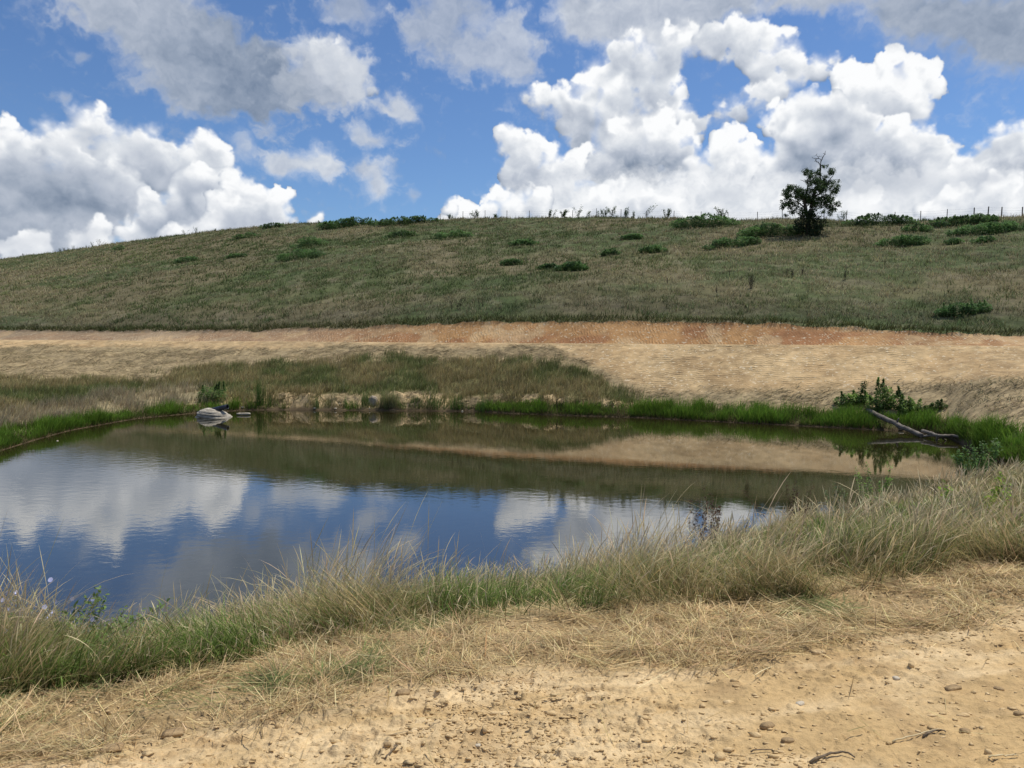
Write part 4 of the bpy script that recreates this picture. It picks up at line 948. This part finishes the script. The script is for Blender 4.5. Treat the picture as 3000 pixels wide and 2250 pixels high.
# ---------------------------------------------------------------- fence along the crest
def skyline(u):
    x, y, q = ray(u, 640); a = math.degrees(math.atan2(x, y)); fc = np.interp(a, AZ, np.arange(NC)); return grid_at(np.array(K_HILL - 1.), np.array(fc))
def build_fence():
    us = [1290, 1356, 1421, 1485, 1551, 1612, 1677, 1747, 1819, 1893, 1974, 2054, 2133, 2219, 2292, 2352, 2414, 2480, 2549, 2622, 2697, 2774, 2853, 2894, 2934, 2994]
    tops = []
    p0 = skyline(us[0]); e = empty('wire_fence', p0); tag(e, 'thin wire fence on wooden posts running along the crest of the hill', 'fence')
    for u in us:
        p = skyline(u); h = R.uniform(1.1, 1.35); r = .045 if u < 2800 else .07; l = R.uniform(-.06, .06)
        v, f = tube([p + [0, 0, -.3], p + [l * .5, 0, h * .5], p + [l, 0, h - .03], p + [l, 0, h]], [r, r, r * .95, r * .6], 7, .05); mesh_obj('post', v, f, M_POST, e); tops.append(p + [l, -r, h])
    for k in (.12, .42, .72):
        v, f = join([tube([a + (b - a) * s - [0, 0, k + .05 * math.sin(math.pi * s)] for s in np.linspace(0, 1, 5)], [.0045] * 5, 4, cap=False) for a, b in zip(tops[:-1], tops[1:])]); mesh_obj('wire', v, f, M_WIRE, e)
build_fence()

# ---------------------------------------------------------------- saplings and weeds that break the skyline
def sprig(name, label, cat, group, p, h, nst, lean, leaf, nl, c, spread=.25, tipfrac=.2, mat=None, thick=.012):
    """A plant of upright stems with leaves along them: > stem, foliage."""
    e = empty(name, p); tag(e, label, cat, group); st_, pts = [], []; spread = min(spread, .06) if nst <= 2 else spread
    for i in range(nst):
        b = np.array(p) + [R.uniform(-.4, .4) * spread, R.uniform(-.4, .4) * spread, -.04]; t = b + np.array([R.gauss(lean, .22) * h * spread * 3, R.gauss(0, .2) * h * spread * 2, h * R.uniform(.65, 1.0)])
        w = wander(b, t, 6, h * .025); st_.append(tube(w, np.linspace(thick, thick * .3, 6), 5))
        k = U_(tipfrac, 1, nl); q = np.stack([np.interp(k, np.linspace(0, 1, 6), w[:, j]) for j in range(3)], -1); pts.append(q + RNG.normal(0, leaf * .55, q.shape))
    st_ += [tube([np.array(p) - [0, 0, .05], s_[0][:5].mean(0)], [thick, thick * .8], 5) for s_ in list(st_)]
    v, f = join(st_); mesh_obj('stem', v, f, mat or M_BARK, e)
    pts = np.concatenate(pts); V, Cc, F = leaves(pts, leaf * U_(.6, 1.3, len(pts)), jitter(c, len(pts), .25), .15, .5); mesh_obj('foliage', V, F, M_LEAF, e, col=Cc); return e
G_S = 'saplings along the crest fence'
for (u, h, n, nl, lb) in ((1320, 1.0, 6, 40, 'wispy pale sapling between the first two fence posts'), (1398, 1.3, 7, 60, 'dark scrubby sapling growing around the second and third posts'), (1455, .7, 5, 40, 'low dark sapling right of the third post'), (1612, 1.5, 5, 60, 'leafy sapling hiding a post left of the yellow green one'), (1650, 1.3, 7, 90, 'yellow green bushy sapling beside a post'),
                          (1690, 1.9, 5, 36, 'airy wide-branched sapling with see-through crown'), (1722, 1.1, 4, 24, 'thin low sapling trailing from the airy one'), (1752, 1.3, 3, 26, 'slender sapling beside a leaning post'), (1772, 1.3, 5, 60, 'rounded dark sapling at the left end of the row of three'), (1796, 1.6, 5, 60, 'tall middle sapling in the row of three'), (1834, 1.6, 5, 70, 'dense right sapling in the row of three'),
                          (1856, 1.2, 3, 36, 'small sapling with a round head by itself'), (1886, 2.2, 3, 46, 'tallest sapling, leaning with a forked top'), (1954, 1.9, 5, 80, 'dark upright sapling at the left end of the skyline thicket'), (2118, 1.8, 5, 90, 'bushy sapling at the right end of the skyline thicket'), (2468, 1.3, 5, 36, 'feathery sapling just right of the tree')):
    p = skyline(u); sprig('sapling', lb, 'sapling', G_S, p, h * 1.05, n, .5 if u == 1886 else 0, .19, int(nl * 1.2), (.085, .14, .04) if 'yellow' in lb else (.085, .14, .05), .5 if n > 4 else .3, .25)
G_M = 'spiky weeds on the left ridge'
for i, (u, h, n, lb) in enumerate(((62, .9, 4, 'low tangled weed nearest the left frame edge on the ridge'), (172, 1.1, 4, 'first dark spiky weed of the left ridge row'), (186, 1.1, 4, 'second dark spiky weed of the left ridge row'), (196, 1.0, 3, 'third dark spiky weed of the left ridge row'), (212, 1.3, 5, 'tallest spiky weed at the end of the left ridge row'), (252, .9, 3, 'single thin spiky weed between the two ridge rows'), (268, 1.7, 6, 'pale green tall weed in the second ridge row'), (287, 2.2, 7, 'tallest dark weed in the second ridge row'), (303, 1.0, 3, 'short weed ending the second ridge row'),
                              (538, 1.6, 6, 'feathery seeding weed on the ridge left of its darker twin'), (575, 2.0, 7, 'darker feathery seeding weed on the ridge'), (632, .8, 3, 'short stiff weed on the ridge left of the skyline bush'))):
    sprig('weed', lb, 'weed', G_M, skyline(u), h * .8, n, 0, .12, 34, (.06, .10, .045), .35, .1)
G_D = 'dry dock stalks standing in the hill pasture'
for (u, v, h, n, lb) in ((1323, 908, .9, 2, 'leaning thin dry dock stalk left of the darkest pair'), (1341, 908, 1.1, 4, 'darkest dry dock stalks low on the hill above the road'), (1411, 906, .9, 3, 'forked thin dry dock stalk right of the darkest pair'), (2201, 846, 1.3, 12, 'thick dark clump of dry dock stalks in mid hill'), (2100, 866, .8, 2, 'short dry dock stalk left of the thick dark clump'), (1955, 832, .9, 2, 'dry dock stalk nearest the twin low bushes'), (2137, 812, .9, 2, 'dry dock stalk upslope of the thick dark clump'),
                         (2302, 808, .8, 4, 'row of dry dock stalks below the tree, left part'), (2322, 812, .9, 5, 'row of dry dock stalks below the tree, middle part'), (2348, 806, .8, 4, 'row of dry dock stalks below the tree, right part'), (2472, 820, 1.1, 5, 'green brown dock right of the row below the tree'), (2592, 777, .7, 2, 'lone dry dock stalk high on the right slope')):
    sprig('dock_plant', lb, 'weed', G_D, at_pixel(u, v, K_CUT), h, n, 0, .07, 40, (.035, .026, .018), .3, .3, thick=.014)

# ---------------------------------------------------------------- the far shore
def rock(name, label, cat, group, p, half, mat, seed, rz=0, tilt=(0, 0), sub=4, flat=.35, sink=.2, facet=0.0):
    v, f = ico_sphere(sub); q = np.sign(v) * np.abs(v) ** .62
    amp = .9 if half[0] < .1 else .55; n1 = noise3(v * 1.3 + seed, 1.0, 700 + seed)[:, None] - .5; n2 = noise3(v * 4 + seed, 1.0, 720 + seed)[:, None] - .5
    q = q * (1 + amp * n1 + .25 * n2)
    if name == 'boulder':                                  # blunt left end, back sloping away to the right, worn layers
        q = v * (1 + .22 * n1 + .10 * n2); q[:, 2] *= np.interp(q[:, 0], [-1, -.85, -.45, .0, .55, 1], [.75, .95, 1.08, 1.0, .70, .40]) * np.where(q[:, 2] > 0, 1.25, 1)
        lay = vnoise(q[:, 2] * 9, q[:, 0] * .8, 91) - .5; q[:, :2] *= (1 + .13 * lay)[:, None]; q[:, 2] = np.minimum(q[:, 2], 1.02 + .1 * lay - .25 * np.maximum(q[:, 0], -.3))
    elif facet: q = np.round(q / facet) * facet * .35 + q * .65
    q[:, 2] = np.where(q[:, 2] < -flat, -flat + (q[:, 2] + flat) * .2, q[:, 2]); q *= half
    M = Matrix.Rotation(rz, 3, 'Z') @ Matrix.Rotation(tilt[0], 3, 'X') @ Matrix.Rotation(tilt[1], 3, 'Y'); q = q @ np.array(M).T
    p = np.array(p, float); p[2] += half[2] * (flat - sink); o = mesh_obj(name, q + p, f, mat, smooth_=half[0] > .12, origin=p); return tag(o, label, cat, group)
def shore_things():
    x, y = hit(622, 1224, 0); rock('boulder', 'large pale layered boulder with a flat side lying in the water by the black pipe', 'boulder', None, (x, y + .35, .0), (1.02, .55, .42), M_STONE, 4, rz=-.06, tilt=(.14, .07), sub=5, sink=.42, facet=.22)
    x, y = hit(714, 1216, 0); rock('flat_stone', 'thin flat grey stone slab lying on the water right of the boulder', 'stone', None, (x, y, .05), (.36, .16, .07), M_STONE, 8, rz=.1, sink=.3)
    # pipe
    a = np.array([*hit(600, 1214, .10), .22]); x, y = hit(688, 1186, .55); b = np.array([x, y - 1.1, .56]); a = b + np.array([-1.7, .45, -.42])
    e = empty('drain_pipe', a); tag(e, 'black plastic drain pipe sticking out of the bank behind the pale boulder', 'pipe')
    d = (b - a) / np.linalg.norm(b - a); n = 60; pts = a + (b - a) * np.linspace(0, 1, n)[:, None]
    v, f = tube(pts, .125 + .007 * np.cos(np.arange(n) * 2.1), 20, cap=False); v2, f2 = tube(pts[::-1], np.full(n, .107), 20, cap=False)
    mesh_obj('barrel', *join([(v, f), (v2, f2)]), M_PIPE, e, smooth_=True)
    th = np.linspace(0, 2 * math.pi, 25); s = np.cross(d, [0, 0, 1]); s /= np.linalg.norm(s); u_ = np.cross(s, d)
    mesh_obj('collar', *tube([b + (s * math.cos(t) + u_ * math.sin(t)) * .119 for t in th], [.016] * 25, 8, cap=False), M_PIPE, e, smooth_=True)
    rock('bank_stone', 'brown upright block of stone poking out of the gullied clay bluff', 'stone', None, at_pixel(1092, 1187), (.26, .24, .42), M_STONE2, 13, tilt=(-.1, .25), sink=.1, facet=.2)
    G = 'small pale stones on the muddy waterline'
    for u, v, s, lb in ((711, 1194, .09, 'white stone right of the pipe mouth on bare mud'), (923, 1197, .10, 'cream stone at the water below a clump of rushes'), (983, 1197, .07, 'small white stone on the mud left of the brown block'), (994, 1183, .06, 'tiny pale stone up the mud left of the brown block'), (1083, 1197, .07, 'yellowish stone at the water under the brown block'), (1354, 1205, .07, 'pale stone at the water below the widest rush clump'), (168, 1292, .045, 'grey stone lying at the left waterline'), (2640, 1258, .12, 'tan stone half under the fallen log')):
        rock('pebble', lb, 'stone', G, at_pixel(u, v), (s, s * .8, s * .55), M_PALE, R.randint(1, 60), sub=2, rz=R.random() * 3)
    # rushes: stiff upright clumps at the waterline
    G = 'rush clumps along the muddy far shore'
    for u, v, w, h, n, lb in ((760, 1188, 36, 74, 110, 'tallest bright rush clump at the left end of the mud'), (791, 1192, 16, 36, 40, 'narrow dark rush clump next to the tallest one'), (929, 1196, 18, 36, 46, 'single slim rush clump beside the cream stone'), (1012, 1197, 14, 34, 36, 'slim left clump of the rush pair'), (1034, 1196, 34, 28, 60, 'broad right clump of the rush pair'), (1070, 1192, 26, 42, 60, 'rush clump against the left side of the brown block'), (1131, 1200, 12, 34, 24, 'thin rush at the water under the tall grass clump'), (1170, 1196, 26, 26, 34, 'sparse rushes before the bare clay gully'),
                            (1275, 1200, 40, 34, 80, 'rush clump right of the bare clay gully'), (1338, 1199, 56, 40, 120, 'widest rush clump before the green fringe begins'), (1412, 1206, 30, 36, 70, 'dark rush clump with dead base where the green fringe begins'), (1210, 1180, 26, 22, 50, 'small round rush tuft up on the clay gully')):
        p = at_pixel(u, v); k = p[1] / FPX; roots = p + np.stack([RNG.normal(0, w * k * .25, n), RNG.normal(0, .12, n), np.full(n, -.02)], -1)
        c = jitter((.10, .175, .04), n, .25)
        V, Cc, F = blades(roots, 1.25 * h * k * U_(.6, 1.05, n), np.full(n, .018), U_(0, 6.28, n), U_(0, .12, n), U_(0, .25, n), c * .7, c * 1.2, 3)
        tag(mesh_obj('rushes', V, F, M_FAR, col=Cc, origin=p), lb, 'rushes', G)
    for u, lb in ((1632, 'dark dead stalk in the green fringe, left of a pair'), (1647, 'dark dead stalk in the green fringe, right of a pair')):
        sprig('dead_stalk', lb, 'weed', 'pair of dead stalks in the green fringe', at_pixel(u, 1192), .62, 2, 0, .05, 60, (.035, .03, .022), .06, .4, thick=.018)
    p = at_pixel(1140, 1191); n = 420; roots = p + np.stack([RNG.normal(0, .26, n), RNG.normal(0, .16, n), np.full(n, -.03)], -1); c = jitter(MIX(col3((.34, .30, .15)), col3((.19, .22, .08)), RNG.random(n)), n, .2)
    V, Cc, F = blades(roots, U_(.6, 1.3, n), np.full(n, .022), U_(0, 6.28, n), U_(0, .35, n), U_(.1, .9, n), c * .75, c * 1.25, 3)
    tag(mesh_obj('grass_clump', V, F, M_FAR, col=Cc, origin=p), 'grey green clump of tall grass overhanging the bluff beside the brown block of stone', 'grass clump')
    shrub('willow_shrub', 'soft green bushy weed rising from the green fringe behind the boulder', 'bush', None, 612, 1178, 70, 62, 2200, .10, (.11, .19, .05), (.19, .28, .085), .6, .35)
    G = 'shrubs behind the fallen log'
    Bd, Br = (.09, .15, .04), (.24, .36, .09)
    shrub('pond_shrub', 'dark leafy shrub with one tall shoot at the upper end of the fallen log', 'bush', G, 2502, 1192, 92, 48, 1900, .12, Bd, Br, .6, .2)
    shrub('pond_shrub', 'tallest full green shrub in the middle of the group behind the log', 'bush', G, 2596, 1204, 76, 82, 2400, .12, Bd, Br, .75, .25)
    shrub('pond_shrub', 'round green shrub with one curved shoot at the right of the shrub group', 'bush', G, 2662, 1214, 52, 56, 1400, .12, Bd, Br, .6, .2)
    shrub('pond_shrub', 'small low shrub standing apart right of the shrub group', 'bush', G, 2736, 1206, 56, 30, 900, .11, Bd, (.085, .13, .035), .6, .3)
    p = at_pixel(2530, 1186); sprig('shoot', 'tall leafy shoot standing above the left pond shrub', 'sapling', None, p, 1.35, 2, 0, .12, 90, (.075, .125, .03), .12, .35)
    # fallen log
    def W_(u, v, z): x, y = hit(u, v, z); return np.array([x, y, z])
    a, b = at_pixel(2538, 1206), W_(2702, 1277, .08); a = a + [0, 0, .06]
    e = empty('fallen_log', b); tag(e, 'grey weathered dead tree trunk fallen from the bank into the pond', 'log')
    q = wander(a, b, 26, .012); mesh_obj('trunk', *tube(q, np.linspace(.12, .10, 26) * (1 + .05 * np.sin(np.arange(26) * .9)), 14, .035), M_LOG, e, smooth_=True)
    mesh_obj('branch_stub', *tube(wander(q[14], q[14] + [.05, -.1, .26], 5, .01), np.linspace(.05, .025, 5), 7), M_LOG, e)
    br = [([W_(2702, 1262, .25), W_(2722, 1268, .22), W_(2752, 1278, .2), W_(2790, 1276, .22), W_(2826, 1282, .2), W_(2836, 1292, .1), W_(2832, 1302, -.05)], .075, .05), ([W_(2703, 1278, .06), W_(2725, 1276, .12), W_(2744, 1277, .16)], .05, .04), ([W_(2744, 1277, .18), W_(2746, 1284, .1), W_(2742, 1293, -.05)], .04, .03), ([W_(2770, 1277, .2), W_(2760, 1284, .12), W_(2775, 1291, -.04)], .04, .025), ([W_(2756, 1282, .13), W_(2740, 1286, .03), W_(2762, 1290, -.04)], .03, .02)]
    for pts, r0, r1 in br:
        P = np.array(pts); s = np.linspace(0, 1, len(P)); ss = np.linspace(0, 1, len(P) * 4); Q = np.stack([np.interp(ss, s, P[:, i]) for i in range(3)], -1); Q[1:-1] = (Q[:-2] + 2 * Q[1:-1] + Q[2:]) / 4
        mesh_obj('branch', *tube(Q + RNG.normal(0, .006, Q.shape), np.linspace(r0, r1, len(Q)), 8, .08), M_LOG, e, smooth_=True)
shore_things()

# ---------------------------------------------------------------- near bank: weeds, clods, sticks
def near_things():
    G = 'green weeds in the dry bank grass'
    for u, v, h, n, nl, c, lb in ((2560, 1500, 1.25, 6, 110, (.20, .32, .07), 'light green leafy weed on the near bank left of the two at the corner'), (2842, 1420, 1.2, 7, 120, (.11, .20, .06), 'dark green arching weed at the right end of the near bank'), (2896, 1412, 1.3, 7, 130, (.13, .22, .06), 'broad-leaved green weed at the far right corner of the near bank'), (2874, 1562, .85, 4, 110, (.28, .42, .06), 'bright lime weed alone in the pale grass near the right edge'), (2450, 1530, 1.1, 5, 80, (.15, .21, .08), 'low grey green weed by the water left of the light green weed')):
        p = at_pixel(u, v); sprig('leafy_weed', lb, 'weed', G, p, h, n, 0, .085 if v < 1500 else .06, nl, c, .4, .25, thick=.006)
    G = 'curly dock seed stalks on the near bank'
    for u, v, lb in ((2040, 1610, 'leftmost brown curly dock at the water edge of the near bank'), (2075, 1600, 'middle brown curly dock at the water edge of the near bank'), (2112, 1590, 'tallest brown curly dock at the water edge of the near bank'), (2312, 1545, 'dark tangled dock farther right along the water edge')):
        sprig('curly_dock', lb, 'weed', G, at_pixel(u, v + 40), 1.2, 5, 0, .04, 70, (.11, .065, .04), .3, .45, thick=.004, mat=M_TWIG)
    # chicory at the left corner
    G = 'chicory plants in the lower left corner'
    for u, v, h, lb in ((26, 1975, .62, 'chicory with pale blue flowers nearest the left frame edge'), (98, 1960, .60, 'chicory with the most blue flowers, second from the left edge'), (168, 1950, .55, 'sparse chicory leaning into the dry grass')):
        p = at_pixel(u, v); e = sprig('chicory', lb, 'plant', G, p, h, 8, .2, .045, 70, (.22, .31, .10), .8, .05, thick=.004, mat=M_TWIG)
        for i in range(7):
            c = p + np.array([R.uniform(-.3, .3), R.uniform(-.2, .2), h * R.uniform(.5, 1.0)]); m = 9; th = np.arange(m) / m * 6.283; tl = R.uniform(-.5, .5)
            V = [c]; 
            for t in th: V.append(c + np.array([math.cos(t) * .018, math.sin(t) * .018 * math.cos(tl + 1), math.sin(t) * .018 * math.sin(tl + 1) + .004]))
            mesh_obj('flower', np.array(V), np.array([[0, 1 + k, 1 + (k + 1) % m] for k in range(m)]), M_PETAL, e)
    # crumbs of clay (uncountable), then the pieces one can point at
    n = 9000; P = scatter(K_VIS, K_EDGE - 10, .15 + smooth(.4, .65, noise_at(1.1, 601)[K_VIS:K_EDGE - 10, :-1]), n, 1.2); v0, f0 = ico_sphere(1); sz = U_(.003, .009, n) * np.where(RNG.random(n) < .06, 1.9, 1)
    V = v0[None] * (1 + RNG.normal(0, .30, (n, len(v0), 1))) * (sz[:, None] * np.stack([U_(.8, 2.4, n), U_(.7, 1.3, n), U_(.3, .7, n)], -1))[:, None] + P[:, None] + np.array([0, 0, .002])
    F = (f0[None] + np.arange(n)[:, None, None] * len(v0)).reshape(-1, 3)
    o = mesh_obj('clay_crumbs', V.reshape(-1, 3), F, M_CLOD); tag(o, 'loose crumbs of dry clay scattered over the graded ground', 'soil', kind='stuff')
    G = 'loose pieces lying on the bare clay'
    for u, v, s, mat, lb in ((1230, 2132, (.055, .02, .010), M_CLOD, 'flat pale slab of clay with a dark lower edge, left of centre'), (1145, 2152, (.08, .016, .008), M_CLOD, 'longest thin clay flake, lying below the pale slab'), (1186, 2151, (.04, .012, .008), M_DARKCLOD, 'dark bark flake touching the longest clay flake'), (1420, 2142, (.012, .014, .022), M_CLOD, 'small upright clay chip in the middle of the bare ground'), (1440, 2090, (.085, .018, .010), M_CLOD, 'long pale clay sliver at the edge of the straw'), (1382, 2138, (.03, .012, .010), M_CLOD, 'short clay flake beside the upright chip'), (1482, 2146, (.02, .016, .012), M_CLOD, 'rounded clay lump right of the upright chip'), (1400, 2186, (.012, .010, .008), M_PALE, 'pale pebble under the upright chip'),
                            (2248, 2130, (.032, .016, .016), M_DARKCLOD, 'dark brown crumbly clod in the lower right clay'), (2306, 2172, (.03, .014, .012), M_DARKCLOD, 'smaller dark clod right below the crumbly one'), (2108, 2222, (.022, .018, .018), M_CLOD, 'rounded clay stone near the bottom frame edge'), (2058, 2070, (.014, .012, .010), M_CLOD, 'little clay ball by the drag marks'), (2344, 2064, (.024, .014, .010), M_PALE, 'pale flat stone chip in the lower right clay'), (2670, 1952, (.014, .012, .014), M_CLOD, 'little round stone in the right hand clay'), (2625, 1990, (.016, .016, .012), M_PALE, 'pale round pebble in the right hand clay'), (2894, 2208, (.014, .012, .014), M_CLOD, 'round stone beside a straw at the lower right corner'), (2838, 1922, (.016, .006, .012), M_DARKCLOD, 'brown dry leaf at the right edge of the straw'),
                            (2790, 2018, (.05, .02, .012), M_DARKCLOD, 'dark root shred on the far right clay'), (2925, 2020, (.026, .014, .010), M_DARKCLOD, 'dark sod crumb right of the root shred'), (2826, 2146, (.022, .014, .014), M_DARKCLOD, 'dark wood chip at the lower right'), (2985, 2094, (.026, .014, .012), M_DARKCLOD, 'dark sod crumb at the right frame edge'), (1135, 2184, (.016, .010, .010), M_DARKCLOD, 'black chip above the fallen twig'), (205, 2170, (.075, .04, .02), M_DARKCLOD, 'dark patch of turned sod in the left straw'), (330, 2196, (.05, .03, .018), M_DARKCLOD, 'dark sod lump at the edge of the left straw'), (1182, 2036, (.04, .024, .02), M_DARKCLOD, 'dark sod tuft in the straw left of centre'), (508, 2150, (.05, .03, .016), M_DARKCLOD, 'turned sod between straw and clay at left'), (2396, 1912, (.05, .03, .016), M_CLOD, 'pale clods in a grey straw clump on the right')):
        rock('clay_piece' if mat in (M_CLOD, M_PALE) else 'sod_piece', lb, 'clod' if mat is not M_PALE else 'stone', G, at_pixel(u, v), s, mat, R.randint(1, 90), rz=R.uniform(-.3, .5), sub=2, sink=.1, facet=.25)
    G = 'sticks lying on the bare clay'
    for pts, r, lb in (([(1130, 2226), (1150, 2205), (1166, 2190)], .004, 'bent dead twig on the clay left of centre near the bottom'), ([(2615, 2178), (2690, 2158), (2760, 2140)], .0035, 'long pale straw stick at the lower right'), ([(2895, 2223), (2940, 2222), (2985, 2220)], .004, 'straight pale stick in the lower right corner'), ([(2372, 2240), (2430, 2218), (2470, 2212), (2505, 2225)], .006, 'curved dark root at the bottom frame edge'), ([(2705, 2162), (2745, 2148), (2770, 2150)], .005, 'dark twig beside the long pale straw stick'), ([(2200, 2208), (2240, 2202), (2268, 2206)], .003, 'short pale stalk left of the curved dark root')):
        P = np.array([at_pixel(*q) for q in pts]) + [0, 0, r + .003]; s = np.linspace(0, 1, len(P)); ss = np.linspace(0, 1, 12); Q = np.stack([np.interp(ss, s, P[:, i]) for i in range(3)], -1)
        Q[1:-1, 2] += .006; o = mesh_obj('stick', *tube(Q + RNG.normal(0, .0012, Q.shape), np.linspace(r, r * .5, 12), 6), M_TWIG if 'dark' in lb or 'dead' in lb else M_GRASSY, origin=P[0]); tag(o, lb, 'stick', G)
M_GRASSY = solid_mat('pale_stalk', (.50, .40, .22), (.64, .53, .33), 20, .002, .8)
near_things()
